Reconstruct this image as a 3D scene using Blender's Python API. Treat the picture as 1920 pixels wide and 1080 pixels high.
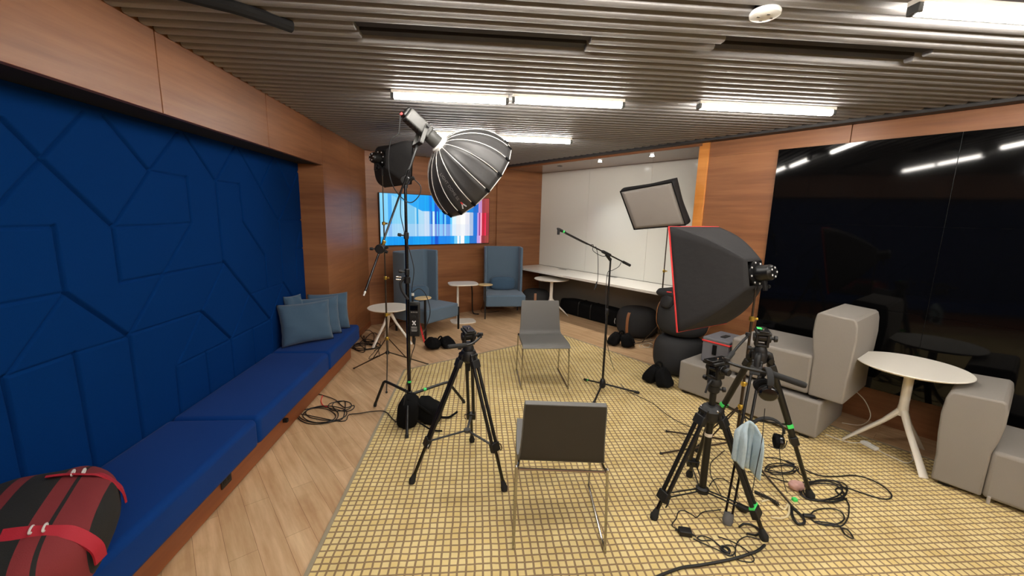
import bpy, bmesh, math, random
import numpy as np
from mathutils import Vector, Matrix
PI = math.pi
for o in list(bpy.data.objects):
    bpy.data.objects.remove(o)
scn = bpy.context.scene
COL = scn.collection
random.seed(7)
V = Vector

# ------------------------------------------------------------------ camera
CAM_H = 1.77
F_PX = 775.0
_yaw, _pit, _roll = (math.radians(a) for a in (4.87, 9.9, 1.41))
FWD = V((math.sin(_yaw)*math.cos(_pit), math.cos(_yaw)*math.cos(_pit), -math.sin(_pit)))
_r = V((math.cos(_yaw), -math.sin(_yaw), 0)); _u = _r.cross(FWD)
RGT = _r*math.cos(_roll)+_u*math.sin(_roll)
UPV = -_r*math.sin(_roll)+_u*math.cos(_roll)
CAMP = V((0, 0, CAM_H))
cam = bpy.data.cameras.new('camera'); camo = bpy.data.objects.new('camera', cam); COL.objects.link(camo)
cam.sensor_width = 36; cam.lens = F_PX/1920*36; cam.clip_start = .05; cam.clip_end = 60
camo.matrix_world = Matrix(((RGT.x, UPV.x, -FWD.x, 0), (RGT.y, UPV.y, -FWD.y, 0), (RGT.z, UPV.z, -FWD.z, CAM_H), (0, 0, 0, 1)))
scn.camera = camo

# ------------------------------------------------------------------ world + exposure
w = bpy.data.worlds.new('world'); scn.world = w; w.use_nodes = True
w.node_tree.nodes['Background'].inputs[0].default_value = (.9, .95, 1, 1)
w.node_tree.nodes['Background'].inputs[1].default_value = .05
scn.view_settings.view_transform = 'Standard'; scn.view_settings.look = 'None'
scn.view_settings.gamma = 1; scn.view_settings.use_curve_mapping = False
scn.view_settings.exposure = 1.08
TUBE_POWER = 34.0

# ------------------------------------------------------------------ survey helpers (turn measured photo points into room points)
def ray(px, py): return RGT*((px-960)/F_PX)+UPV*((540-py)/F_PX)+FWD
def G(px, py, z=0.0):
    d = ray(px, py); return CAMP+d*((z-CAM_H)/d.z)
def D(px, py, depth): return CAMP+ray(px, py)*depth
def VZ(px, py, p):            # point above ground point p seen at this pixel
    d = ray(px, py); t = math.hypot(p[0], p[1])/math.hypot(d.x, d.y); return V((p[0], p[1], (CAMP+d*t).z))
P0 = V((-1.685, 6.533, 0)); TH = math.radians(33)
BD = V((math.cos(TH), math.sin(TH), 0)); RD = V((-math.sin(TH), math.cos(TH), 0))
def BR(b, r, z=0.0): return P0+BD*b+RD*r+V((0, 0, z))
ZC = 2.67

# ------------------------------------------------------------------ materials
def S(c, k=1.0):
    """sRGB 0-255 -> linear"""
    f = lambda v: (v/255/12.92) if v/255 <= .04045 else ((v/255+.055)/1.055)**2.4
    return tuple(f(v)*k for v in c)+(1,)
MATS = {}
def mat(name, col, rough=.5, metal=0, spec=.5, noise=0, nscale=40, bump=0, bscale=300, emit=None, estr=1, coat=0, sheen=0, alpha=1, trans=0):
    m = bpy.data.materials.new(name); m.use_nodes = True; MATS[name] = m
    nt = m.node_tree; p = nt.nodes['Principled BSDF']
    if len(col) == 3: col = S(col)
    p.inputs['Base Color'].default_value = col
    p.inputs['Roughness'].default_value = rough; p.inputs['Metallic'].default_value = metal
    p.inputs['Specular IOR Level'].default_value = spec
    p.inputs['Coat Weight'].default_value = coat
    p.inputs['Sheen Weight'].default_value = sheen
    if emit:
        p.inputs['Emission Color'].default_value = emit; p.inputs['Emission Strength'].default_value = estr
    tc = nt.nodes.new('ShaderNodeTexCoord')
    if noise:
        n = nt.nodes.new('ShaderNodeTexNoise'); n.inputs['Scale'].default_value = nscale; n.inputs['Detail'].default_value = 4
        nt.links.new(tc.outputs['Object'], n.inputs['Vector'])
        mx = nt.nodes.new('ShaderNodeMix'); mx.data_type = 'RGBA'
        a = tuple(c*(1-noise) for c in col[:3])+(1,); b = tuple(min(1, c*(1+noise)) for c in col[:3])+(1,)
        mx.inputs[6].default_value = a; mx.inputs[7].default_value = b
        nt.links.new(n.outputs['Fac'], mx.inputs[0]); nt.links.new(mx.outputs[2], p.inputs['Base Color'])
    if bump:
        n2 = nt.nodes.new('ShaderNodeTexNoise'); n2.inputs['Scale'].default_value = bscale; n2.inputs['Detail'].default_value = 3
        nt.links.new(tc.outputs['Object'], n2.inputs['Vector'])
        bp = nt.nodes.new('ShaderNodeBump'); bp.inputs['Strength'].default_value = bump; bp.inputs['Distance'].default_value = .004
        nt.links.new(n2.outputs['Fac'], bp.inputs['Height']); nt.links.new(bp.outputs['Normal'], p.inputs['Normal'])
    return m
mat('blue_felt', (2, 46, 104), .9, spec=.06, noise=.12, nscale=300, bump=.25, bscale=600)
mat('blue_seat', (2, 50, 116), .8, spec=.1, noise=.1, nscale=300, bump=.2, bscale=600, sheen=.04)
mat('armchair_blue', (92, 112, 130), .85, spec=.2, noise=.1, nscale=260, bump=.3, bscale=500, sheen=.2)
mat('pillow_blue', (70, 94, 116), .9, spec=.15, noise=.14, nscale=200, bump=.4, bscale=350, sheen=.2)
mat('sofa_grey', (146, 140, 133), .9, spec=.15, noise=.12, nscale=350, bump=.4, bscale=600)
mat('charcoal_felt', (56, 56, 57), .95, spec=.1, noise=.2, nscale=350, bump=.4, bscale=600)
mat('chair_leather', (98, 97, 94), .42, spec=.5, bump=.15, bscale=250)
mat('chair_back_cloth', (66, 62, 54), .9, spec=.1, bump=.3, bscale=500)
mat('chrome', (176, 172, 166), .2, metal=1)
mat('black_metal', (13, 13, 14), .4, spec=.5)
mat('black_gloss', (8, 8, 9), .22, spec=.6)
mat('bronze_metal', (74, 62, 50), .4, metal=.7)
mat('brass', (200, 165, 70), .3, metal=.8)
mat('black_plastic', (15, 15, 16), .5)
mat('black_cloth', (13, 13, 14), .9, spec=.15, bump=.4, bscale=300)
mat('softbox_cloth', (42, 41, 42), .8, spec=.3, noise=.1, nscale=15, bump=.5, bscale=25)
mat('dome_cloth', (54, 53, 53), .5, spec=.45, bump=.2, bscale=40)
mat('rubber', (28, 28, 28), .8)
mat('grey_rubber', (105, 105, 105), .8)
mat('rib_silver', (225, 222, 215), .35, metal=.2)
mat('lamp_grey', (70, 70, 68), .45, metal=.2)
mat('lamp_body', (62, 62, 60), .5)
mat('white_paint', (238, 232, 220), .35)
mat('white_plastic', (235, 235, 230), .4)
mat('white_cable', (225, 218, 200), .5)
mat('cream_cable', (220, 205, 165), .5)
mat('black_cable', (12, 12, 13), .5)
mat('green_tape', (70, 225, 110), .6)
mat('white_tape', (235, 225, 215), .6)
mat('red_trim', (232, 62, 62), .5)
mat('red_strap', (165, 20, 42), .7, bump=.3, bscale=400)
mat('diffuser_cloth', (160, 154, 148), .85, noise=.04, nscale=8, bump=.4, bscale=14)
mat('case_grey', (112, 112, 118), .85, bump=.3, bscale=300)
mat('light_wood', (226, 196, 140), .45, noise=.08, nscale=30)
mat('strap_leather', (160, 105, 66), .5)
mat('towel', (176, 196, 206), .95, noise=.12, nscale=60, bump=.6, bscale=200)
mat('grille_black', (8, 8, 8), .5)
mat('denim_blue', (28, 72, 130), .8, noise=.3, nscale=12, bump=.5, bscale=30)
mat('tube_glow', (255, 250, 240), .5, emit=(1, .955, .885, 1), estr=TUBE_POWER)
mat('spot_glow', (255, 250, 240), .5, emit=(1, .95, .88, 1), estr=30)
mat('skirt_grey', (128, 122, 112), .7)
mat('whiteboard', (226, 225, 216), .16, spec=.5)
mat('counter_white', (232, 228, 220), .25)
mat('print_white', (225, 225, 225), .5)
mat('print_grey', (140, 138, 135), .6)
mat('backing_black', (12, 11, 11), .9)
mat('door_paint', (190, 180, 165), .6)

def nodes_of(name):
    m = bpy.data.materials.new(name); m.use_nodes = True; MATS[name] = m
    return m, m.node_tree, m.node_tree.nodes['Principled BSDF']
def wood_veneer(name, c1, c2, rough=.32, rotz=0.0):
    m, nt, p = nodes_of(name); L = nt.links.new; N = nt.nodes.new
    tc = N('ShaderNodeTexCoord'); mp = N('ShaderNodeMapping'); mp.inputs['Rotation'].default_value = (0, 0, rotz); mp.inputs['Scale'].default_value = (1.2, 1.2, 22)
    L(tc.outputs['Object'], mp.inputs['Vector'])
    n = N('ShaderNodeTexNoise'); n.inputs['Scale'].default_value = 1.0; n.inputs['Detail'].default_value = 7; n.inputs['Roughness'].default_value = .62
    L(mp.outputs[0], n.inputs['Vector'])
    mp2 = N('ShaderNodeMapping'); mp2.inputs['Scale'].default_value = (.25, .25, 3.2); L(tc.outputs['Object'], mp2.inputs['Vector'])
    n2 = N('ShaderNodeTexNoise'); n2.inputs['Scale'].default_value = 1; n2.inputs['Detail'].default_value = 2; L(mp2.outputs[0], n2.inputs['Vector'])
    mx = N('ShaderNodeMath'); mx.operation = 'ADD'; L(n.outputs['Fac'], mx.inputs[0]); L(n2.outputs['Fac'], mx.inputs[1])
    cr = N('ShaderNodeValToRGB'); cr.color_ramp.elements[0].position = .38; cr.color_ramp.elements[1].position = .64
    cr.color_ramp.elements[0].color = S(c1); cr.color_ramp.elements[1].color = S(c2)
    md = N('ShaderNodeMath'); md.operation = 'MULTIPLY'; md.inputs[1].default_value = .5; L(mx.outputs[0], md.inputs[0]); L(md.outputs[0], cr.inputs[0])
    L(cr.outputs[0], p.inputs['Base Color']); p.inputs['Roughness'].default_value = rough; p.inputs['Specular IOR Level'].default_value = .5
    return m
wood_veneer('wood_veneer', (122, 76, 46), (156, 104, 66), .42)
wood_veneer('wood_light', (196, 122, 50), (222, 150, 74), .4)
wood_veneer('wood_plinth', (128, 70, 38), (158, 90, 50), .4)
wood_veneer('soffit_laminate', (120, 92, 74), (132, 102, 84), .22)

def plank_mat():
    m, nt, p = nodes_of('floor_planks'); L = nt.links.new; N = nt.nodes.new
    tc = N('ShaderNodeTexCoord'); mp = N('ShaderNodeMapping'); mp.inputs['Rotation'].default_value = (0, 0, math.radians(54)); L(tc.outputs['Object'], mp.inputs['Vector'])
    br = N('ShaderNodeTexBrick'); br.inputs['Scale'].default_value = 1; br.inputs['Brick Width'].default_value = 1.15; br.inputs['Row Height'].default_value = .13
    br.inputs['Mortar Size'].default_value = .0012; br.inputs['Mortar Smooth'].default_value = .3; br.offset = .37
    br.inputs['Color1'].default_value = (.15, .15, .15, 1); br.inputs['Color2'].default_value = (.85, .85, .85, 1); br.inputs['Mortar'].default_value = (0, 0, 0, 1)
    L(mp.outputs[0], br.inputs['Vector'])
    mp2 = N('ShaderNodeMapping'); mp2.inputs['Scale'].default_value = (1.6, 16, 1); L(mp.outputs[0], mp2.inputs['Vector'])
    n = N('ShaderNodeTexNoise'); n.inputs['Scale'].default_value = 1.2; n.inputs['Detail'].default_value = 8; n.inputs['Roughness'].default_value = .6; L(mp2.outputs[0], n.inputs['Vector'])
    cr = N('ShaderNodeValToRGB'); cr.color_ramp.elements[0].position = .3; cr.color_ramp.elements[1].position = .7
    cr.color_ramp.elements[0].color = S((190, 150, 110)); cr.color_ramp.elements[1].color = S((228, 196, 156))
    L(n.outputs['Fac'], cr.inputs[0])
    hs = N('ShaderNodeMix'); hs.data_type = 'RGBA'; hs.blend_type = 'MULTIPLY'; hs.inputs[0].default_value = 1
    cr2 = N('ShaderNodeValToRGB'); cr2.color_ramp.elements[0].color = (.35, .26, .18, 1); cr2.color_ramp.elements[1].color = (1, 1, 1, 1)
    cr2.color_ramp.elements[0].position = 0; cr2.color_ramp.elements[1].position = .04
    e = cr2.color_ramp.elements.new(.1); e.color = (.86, .84, .8, 1)
    cr2.color_ramp.elements[-1].position = .85
    L(br.outputs['Color'], cr2.inputs[0]); L(cr.outputs[0], hs.inputs[6]); L(cr2.outputs[0], hs.inputs[7])
    # worn darker patches
    n3 = N('ShaderNodeTexNoise'); n3.inputs['Scale'].default_value = 2.2; n3.inputs['Detail'].default_value = 5; L(mp.outputs[0], n3.inputs['Vector'])
    cr3 = N('ShaderNodeValToRGB'); cr3.color_ramp.elements[0].position = .28; cr3.color_ramp.elements[0].color = (.72, .64, .54, 1); cr3.color_ramp.elements[1].position = .42; cr3.color_ramp.elements[1].color = (1, 1, 1, 1)
    L(n3.outputs['Fac'], cr3.inputs[0])
    h2 = N('ShaderNodeMix'); h2.data_type = 'RGBA'; h2.blend_type = 'MULTIPLY'; h2.inputs[0].default_value = .8
    L(hs.outputs[2], h2.inputs[6]); L(cr3.outputs[0], h2.inputs[7]); L(h2.outputs[2], p.inputs['Base Color'])
    p.inputs['Roughness'].default_value = .42; p.inputs['Specular IOR Level'].default_value = .4
plank_mat()

def rug_mat():
    m, nt, p = nodes_of('rug_grid'); L = nt.links.new; N = nt.nodes.new
    tc = N('ShaderNodeTexCoord'); nz = N('ShaderNodeTexNoise'); nz.inputs['Scale'].default_value = 9; nz.inputs['Detail'].default_value = 2
    L(tc.outputs['Object'], nz.inputs['Vector'])
    vs = N('ShaderNodeVectorMath'); vs.operation = 'SUBTRACT'; L(nz.outputs['Color'], vs.inputs[0]); vs.inputs[1].default_value = (.5, .5, .5)
    vm = N('ShaderNodeVectorMath'); vm.operation = 'SCALE'; vm.inputs['Scale'].default_value = .012; L(vs.outputs[0], vm.inputs[0])
    va = N('ShaderNodeVectorMath'); va.operation = 'ADD'; L(tc.outputs['Object'], va.inputs[0]); L(vm.outputs[0], va.inputs[1])
    br = N('ShaderNodeTexBrick'); br.offset = 0; br.inputs['Scale'].default_value = 1
    br.inputs['Brick Width'].default_value = .043; br.inputs['Row Height'].default_value = .043; br.inputs['Mortar Size'].default_value = .0058; br.inputs['Mortar Smooth'].default_value = .25
    br.inputs['Color1'].default_value = S((228, 204, 140)); br.inputs['Color2'].default_value = S((232, 213, 156)); br.inputs['Mortar'].default_value = S((152, 128, 98))
    L(va.outputs[0], br.inputs['Vector'])
    n2 = N('ShaderNodeTexNoise'); n2.inputs['Scale'].default_value = 5; n2.inputs['Detail'].default_value = 6; L(tc.outputs['Object'], n2.inputs['Vector'])
    cr = N('ShaderNodeValToRGB'); cr.color_ramp.elements[0].position = .3; cr.color_ramp.elements[0].color = (.82, .78, .72, 1); cr.color_ramp.elements[1].position = .6; cr.color_ramp.elements[1].color = (1, 1, 1, 1)
    L(n2.outputs['Fac'], cr.inputs[0])
    mx = N('ShaderNodeMix'); mx.data_type = 'RGBA'; mx.blend_type = 'MULTIPLY'; mx.inputs[0].default_value = .8
    L(br.outputs['Color'], mx.inputs[6]); L(cr.outputs[0], mx.inputs[7]); L(mx.outputs[2], p.inputs['Base Color'])
    bp = N('ShaderNodeBump'); bp.inputs['Strength'].default_value = .6; bp.inputs['Distance'].default_value = .003; bp.invert = True
    L(br.outputs['Fac'], bp.inputs['Height']); L(bp.outputs[0], p.inputs['Normal'])
    p.inputs['Roughness'].default_value = .95; p.inputs['Specular IOR Level'].default_value = .1
rug_mat()
mat('rug_border', (158, 146, 124), .95, spec=.1, bump=.3, bscale=400)
mat('ceiling_slat', (140, 137, 136), .55, spec=.45, noise=.12, nscale=250, bump=.2, bscale=400)
mat('ceiling_track', (52, 50, 50), .6)

def glass_black():
    m, nt, p = nodes_of('screen_glass')
    p.inputs['Base Color'].default_value = (.002, .002, .0022, 1); p.inputs['Roughness'].default_value = .05; p.inputs['Specular IOR Level'].default_value = .25
glass_black()

def screen_art():
    """vertical stripes with blue, white and red bands: what the lit display shows"""
    m, nt, p = nodes_of('screen_picture'); L = nt.links.new; N = nt.nodes.new
    tc = N('ShaderNodeTexCoord'); sp = N('ShaderNodeSeparateXYZ'); L(tc.outputs['UV'], sp.inputs[0])
    def ramp(stops, src, interp='CONSTANT'):
        r = N('ShaderNodeValToRGB'); r.color_ramp.interpolation = interp
        els = r.color_ramp.elements
        while len(els) > 1: els.remove(els[-1])
        els[0].position = stops[0][0]; els[0].color = S(stops[0][1])
        for ps, c in stops[1:]:
            e = els.new(ps); e.color = S(c)
        L(src, r.inputs[0]); return r.outputs[0]
    U = sp.outputs[0]; Vv = sp.outputs[1]
    a = (60, 180, 240); bl = (120, 200, 240)
    mid = ramp([(0, (120, 205, 245)), (.06, (60, 165, 235)), (.09, (130, 205, 240)), (.17, (150, 210, 240)), (.2, (120, 195, 235)), (.28, (160, 215, 240)), (.295, (40, 160, 225)), (.31, (170, 215, 240)), (.36, (190, 215, 240)), (.41, (60, 150, 230)), (.425, (0, 90, 200)), (.435, (200, 240, 255)), (.455, (0, 80, 200)), (.475, (40, 180, 240)), (.485, (0, 90, 210)), (.5, (60, 180, 245)), (.53, (0, 110, 210)), (.545, (120, 210, 250)), (.56, (0, 120, 220)), (.6, (90, 200, 250)), (.62, (220, 240, 250)), (.66, (235, 235, 235)), (.7, (250, 250, 245)), (.75, (225, 225, 235)), (.79, (170, 190, 220)), (.83, (0, 110, 210)), (.875, (200, 150, 220)), (.89, (150, 60, 140)), (.905, (245, 170, 200)), (.92, (190, 15, 50)), (.95, (225, 30, 75)), (.965, (150, 40, 50))], U)
    top = ramp([(0, (90, 195, 245)), (.04, (70, 180, 240)), (.1, (90, 190, 240)), (.2, (30, 165, 240)), (.32, (0, 160, 240)), (.41, (0, 120, 225)), (.43, (0, 165, 245)), (.455, (0, 80, 200)), (.48, (0, 100, 215)), (.5, (0, 150, 235)), (.56, (0, 130, 225)), (.62, (60, 190, 245)), (.68, (210, 230, 245)), (.76, (0, 130, 215)), (.83, (0, 100, 200)), (.885, (190, 140, 200)), (.92, (150, 50, 60)), (.96, (165, 60, 60))], U)
    bot = ramp([(0, (40, 170, 235)), (.05, (0, 150, 235)), (.2, (0, 145, 230)), (.26, (0, 155, 235)), (.42, (0, 110, 220)), (.44, (0, 140, 235)), (.455, (0, 80, 200)), (.485, (0, 130, 230)), (.6, (0, 150, 235)), (.64, (110, 200, 240)), (.67, (240, 240, 245)), (.69, (120, 200, 240)), (.7, (245, 245, 245)), (.74, (60, 180, 235)), (.79, (0, 110, 200)), (.87, (190, 150, 220)), (.9, (245, 170, 200)), (.915, (140, 40, 50)), (.96, (150, 60, 50))], U)
    def mth(op, x, y):
        n = N('ShaderNodeMath'); n.operation = op
        for i, q in enumerate((x, y)):
            if isinstance(q, (int, float)): n.inputs[i].default_value = q
            else: L(q, n.inputs[i])
        return n.outputs[0]
    # upper boundary: curve falling from the top left, then level
    curve = mth('MAXIMUM', mth('SUBTRACT', 1.08, mth('MULTIPLY', U, 1.15)), .68)
    istop = mth('GREATER_THAN', Vv, curve); isbot = mth('LESS_THAN', Vv, .17)
    m1 = N('ShaderNodeMix'); m1.data_type = 'RGBA'; L(istop, m1.inputs[0]); L(mid, m1.inputs[6]); L(top, m1.inputs[7])
    m2 = N('ShaderNodeMix'); m2.data_type = 'RGBA'; L(isbot, m2.inputs[0]); L(m1.outputs[2], m2.inputs[6]); L(bot, m2.inputs[7])
    # soft pale band across the lower middle
    band = mth('MULTIPLY', mth('MULTIPLY', mth('LESS_THAN', Vv, .42), mth('GREATER_THAN', Vv, .17)), mth('MULTIPLY', mth('LESS_THAN', U, .8), .35))
    m3 = N('ShaderNodeMix'); m3.data_type = 'RGBA'; L(band, m3.inputs[0]); L(m2.outputs[2], m3.inputs[6]); m3.inputs[7].default_value = S((200, 215, 240))
    # fine streaks
    mp = N('ShaderNodeMapping'); mp.inputs['Scale'].default_value = (60, .01, 1); L(tc.outputs['UV'], mp.inputs[0])
    nz = N('ShaderNodeTexNoise'); nz.inputs['Scale'].default_value = 1; L(mp.outputs[0], nz.inputs['Vector'])
    m4 = N('ShaderNodeMix'); m4.data_type = 'RGBA'; m4.blend_type = 'OVERLAY'; m4.inputs[0].default_value = .45; L(m3.outputs[2], m4.inputs[6]); L(nz.outputs['Fac'], m4.inputs[7])
    p.inputs['Base Color'].default_value = (.01, .01, .01, 1); p.inputs['Roughness'].default_value = .3
    L(m4.outputs[2], p.inputs['Emission Color']); p.inputs['Emission Strength'].default_value = .5
screen_art()

def backpack_mat():
    m, nt, p = nodes_of('backpack_bands'); L = nt.links.new; N = nt.nodes.new
    tc = N('ShaderNodeTexCoord'); sp = N('ShaderNodeSeparateXYZ'); L(tc.outputs['Object'], sp.inputs[0])
    a = N('ShaderNodeMath'); a.operation = 'ADD'; a.inputs[1].default_value = .5; L(sp.outputs[0], a.inputs[0])
    r = N('ShaderNodeValToRGB'); r.color_ramp.interpolation = 'CONSTANT'; els = r.color_ramp.elements
    red = S((118, 34, 38)); blk = S((22, 22, 20))
    st = [(0, blk), (.36, red), (.40, blk), (.455, red), (.495, blk), (.60, red), (.645, blk), (.66, red), (.745, blk)]
    els[0].position = 0; els[0].color = blk; els[1].position = st[1][0]; els[1].color = st[1][1]
    for ps, c in st[2:]:
        e = els.new(ps); e.color = c
    L(a.outputs[0], r.inputs[0]); L(r.outputs[0], p.inputs['Base Color']); p.inputs['Roughness'].default_value = .85
    n2 = N('ShaderNodeTexNoise'); n2.inputs['Scale'].default_value = 300; L(tc.outputs['Object'], n2.inputs['Vector'])
    bp = N('ShaderNodeBump'); bp.inputs['Strength'].default_value = .3; bp.inputs['Distance'].default_value = .003; L(n2.outputs['Fac'], bp.inputs['Height']); L(bp.outputs[0], p.inputs['Normal'])
backpack_mat()

# ------------------------------------------------------------------ mesh building
MW = {}
def tag(o, label=None, cat=None, group=None, kind=None):
    if label: o['label'] = label
    if cat: o['category'] = cat
    if group: o['group'] = group
    if kind: o['kind'] = kind
    return o
def thing(name, label, cat, loc=(0, 0, 0), rz=0.0, group=None):
    o = bpy.data.objects.new(name, None); COL.objects.link(o); o.empty_display_size = .1
    o.location = loc; o.rotation_euler = (0, 0, rz)
    MW[o.name] = Matrix.Translation(V(loc)) @ Matrix.Rotation(rz, 4, 'Z')
    return tag(o, label, cat, group)
def frame_from(z, xh=None):
    z = V(z).normalized(); h = V(xh) if xh is not None else (V((0, 0, 1)) if abs(z.z) < .95 else V((1, 0, 0)))
    x = h-z*h.dot(z)
    if x.length < 1e-6: x = V((1, 0, 0))-z*z.x
    x.normalize(); y = z.cross(x); return x, y, z
def smooth_path(pts, n=6, closed=False):
    pts = [V(p) for p in pts]; out = []; m = len(pts)
    rng = range(m if closed else m-1)
    for i in rng:
        p0 = pts[(i-1) % m] if (closed or i > 0) else pts[0]; p1 = pts[i]; p2 = pts[(i+1) % m]; p3 = pts[(i+2) % m] if (closed or i+2 < m) else pts[-1]
        for k in range(n):
            t = k/n
            out.append(.5*((2*p1)+(-p0+p2)*t+(2*p0-5*p1+4*p2-p3)*t*t+(-p0+3*p1-3*p2+p3)*t**3))
    if not closed: out.append(pts[-1])
    return out
class MB:
    def __init__(s): s.v = []; s.f = []; s.uv = None
    def add(s, vs, fs):
        k = len(s.v); s.v += [V(p) for p in vs]; s.f += [tuple(i+k for i in f) for f in fs]; return s
    def box(s, lo, hi, M=None):
        vs = [V((x, y, z)) for x in (lo[0], hi[0]) for y in (lo[1], hi[1]) for z in (lo[2], hi[2])]
        if M is not None: vs = [M @ p for p in vs]
        return s.add(vs, [(0, 1, 3, 2), (4, 6, 7, 5), (0, 4, 5, 1), (2, 3, 7, 6), (0, 2, 6, 4), (1, 5, 7, 3)])
    def bar(s, a, b, w, h, up=(0, 0, 1)):
        a = V(a); b = V(b); z = b-a; x, y, zz = frame_from(z, up)
        vs = []
        for p in (a, b):
            for dx, dy in ((-h/2, -w/2), (h/2, -w/2), (h/2, w/2), (-h/2, w/2)): vs.append(p+x*dx+y*dy)
        return s.add(vs, [(0, 3, 2, 1), (4, 5, 6, 7), (0, 1, 5, 4), (1, 2, 6, 5), (2, 3, 7, 6), (3, 0, 4, 7)])
    def tube(s, pts, r, n=10, closed=False, sm=0):
        pts = [V(p) for p in pts]
        if sm: pts = smooth_path(pts, sm, closed)
        m = len(pts); rs = r if isinstance(r, (list, tuple)) else [r]*m
        rings = []; x = None
        for i, p in enumerate(pts):
            a = pts[i-1] if (i > 0 or closed) else p; b = pts[(i+1) % m] if (i < m-1 or closed) else p
            t = (b-a)
            if t.length < 1e-9: t = V((0, 0, 1))
            t.normalize()
            if x is None: x, y, _ = frame_from(t)
            else:
                x = x-t*x.dot(t)
                if x.length < 1e-6: x, y, _ = frame_from(t)
                x.normalize(); y = t.cross(x)
            rings.append([p+(x*math.cos(2*PI*k/n)+y*math.sin(2*PI*k/n))*rs[i] for k in range(n)])
        vs = [q for rg in rings for q in rg]; fs = []
        for i in range(m if closed else m-1):
            j = (i+1) % m
            for k in range(n):
                fs.append((i*n+k, i*n+(k+1) % n, j*n+(k+1) % n, j*n+k))
        if not closed:
            fs.append(tuple(range(n))[::-1]); fs.append(tuple((m-1)*n+k for k in range(n)))
        return s.add(vs, fs)
    def cyl(s, a, b, r, r2=None, n=16): return s.tube([a, b], [r, r if r2 is None else r2], n)
    def lathe(s, prof, o=(0, 0, 0), ax=(0, 0, 1), n=24, sx=1, sy=1):
        x, y, z = frame_from(ax, (1, 0, 0) if abs(V(ax).normalized().x) < .9 else (0, 1, 0)); o = V(o); vs = []
        for r, h in prof:
            for k in range(n): vs.append(o+x*(r*math.cos(2*PI*k/n)*sx)+y*(r*math.sin(2*PI*k/n)*sy)+z*h)
        fs = [(i*n+k, i*n+(k+1) % n, (i+1)*n+(k+1) % n, (i+1)*n+k) for i in range(len(prof)-1) for k in range(n)]
        fs.append(tuple(range(n))[::-1]); fs.append(tuple((len(prof)-1)*n+k for k in range(n)))
        return s.add(vs, fs)
    def prism(s, poly, z0, z1, M=None):
        n = len(poly); vs = [V((p[0], p[1], z)) for z in (z0, z1) for p in poly]
        if M is not None: vs = [M @ p for p in vs]
        return s.add(vs, [tuple(range(n))[::-1], tuple(range(n, 2*n))]+[(i, (i+1) % n, n+(i+1) % n, n+i) for i in range(n)])
    def sup(s, c, r, e=1.0, M=None, nu=28, nv=14, f=None):
        """superellipsoid"""
        c = V(c); vs = []
        pw = lambda t, q: math.copysign(abs(t)**q, t)
        for j in range(1, nv):
            ph = -PI/2+PI*j/nv
            for i in range(nu):
                t = 2*PI*i/nu
                p = V((r[0]*pw(math.cos(ph), e)*pw(math.cos(t), e), r[1]*pw(math.cos(ph), e)*pw(math.sin(t), e), r[2]*pw(math.sin(ph), e)))
                if f: p = f(p)
                vs.append(c+(M @ p if M is not None else p))
        b = V((0, 0, -r[2])); t_ = V((0, 0, r[2]))
        if f: b = f(b); t_ = f(t_)
        vs += [c+(M @ b if M is not None else b), c+(M @ t_ if M is not None else t_)]
        fs = [(j*nu+i, j*nu+(i+1) % nu, (j+1)*nu+(i+1) % nu, (j+1)*nu+i) for j in range(nv-2) for i in range(nu)]
        k = (nv-1)*nu
        fs += [(k, (i+1) % nu, i) for i in range(nu)]+[(k+1, (nv-2)*nu+i, (nv-2)*nu+(i+1) % nu) for i in range(nu)]
        return s.add(vs, fs)
    def grid(s, fn, nu, nv):
        vs = [fn(i/nu, j/nv) for j in range(nv+1) for i in range(nu+1)]
        return s.add(vs, [(j*(nu+1)+i, j*(nu+1)+i+1, (j+1)*(nu+1)+i+1, (j+1)*(nu+1)+i) for j in range(nv) for i in range(nu)])
    def build(s, name, m, parent=None, world=True, bevel=0, seg=2, solid=0, sub=0, angle=35):
        me = bpy.data.meshes.new(name)
        vs = s.v
        if parent is not None and world:
            inv = MW[parent.name].inverted(); vs = [inv @ p for p in vs]
        me.from_pydata([tuple(p) for p in vs], [], s.f); me.validate()
        bm = bmesh.new(); bm.from_mesh(me); bmesh.ops.recalc_face_normals(bm, faces=bm.faces); bm.to_mesh(me); bm.free()
        me.materials.append(MATS[m])
        me.polygons.foreach_set('use_smooth', [True]*len(me.polygons))
        me.set_sharp_from_angle(angle=math.radians(angle))
        o = bpy.data.objects.new(name, me); COL.objects.link(o)
        if parent is not None: o.parent = parent; MW[o.name] = MW[parent.name]
        else: MW[o.name] = Matrix.Identity(4)
        if solid:
            q = o.modifiers.new('solid', 'SOLIDIFY'); q.thickness = solid; q.offset = 0
        if bevel:
            q = o.modifiers.new('bevel', 'BEVEL'); q.width = bevel; q.segments = seg; q.limit_method = 'ANGLE'; q.angle_limit = math.radians(40)
        if sub:
            q = o.modifiers.new('sub', 'SUBSURF'); q.levels = sub; q.render_levels = sub
        return o
def struct(name, mb, m, **k):
    o = mb.build(name, m, **k); o['kind'] = 'structure'; return o
def dup(root, loc, rz, label=None, group=None):
    c = root.copy(); COL.objects.link(c); c.location = loc; c.rotation_euler = (0, 0, rz)
    MW[c.name] = Matrix.Translation(V(loc)) @ Matrix.Rotation(rz, 4, 'Z')
    if label: c['label'] = label
    if group: c['group'] = group
    for ch in list(root.children):
        d = ch.copy(); COL.objects.link(d); d.parent = c
        for g in list(ch.children):
            e = g.copy(); COL.objects.link(e); e.parent = d
    return c

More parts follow.
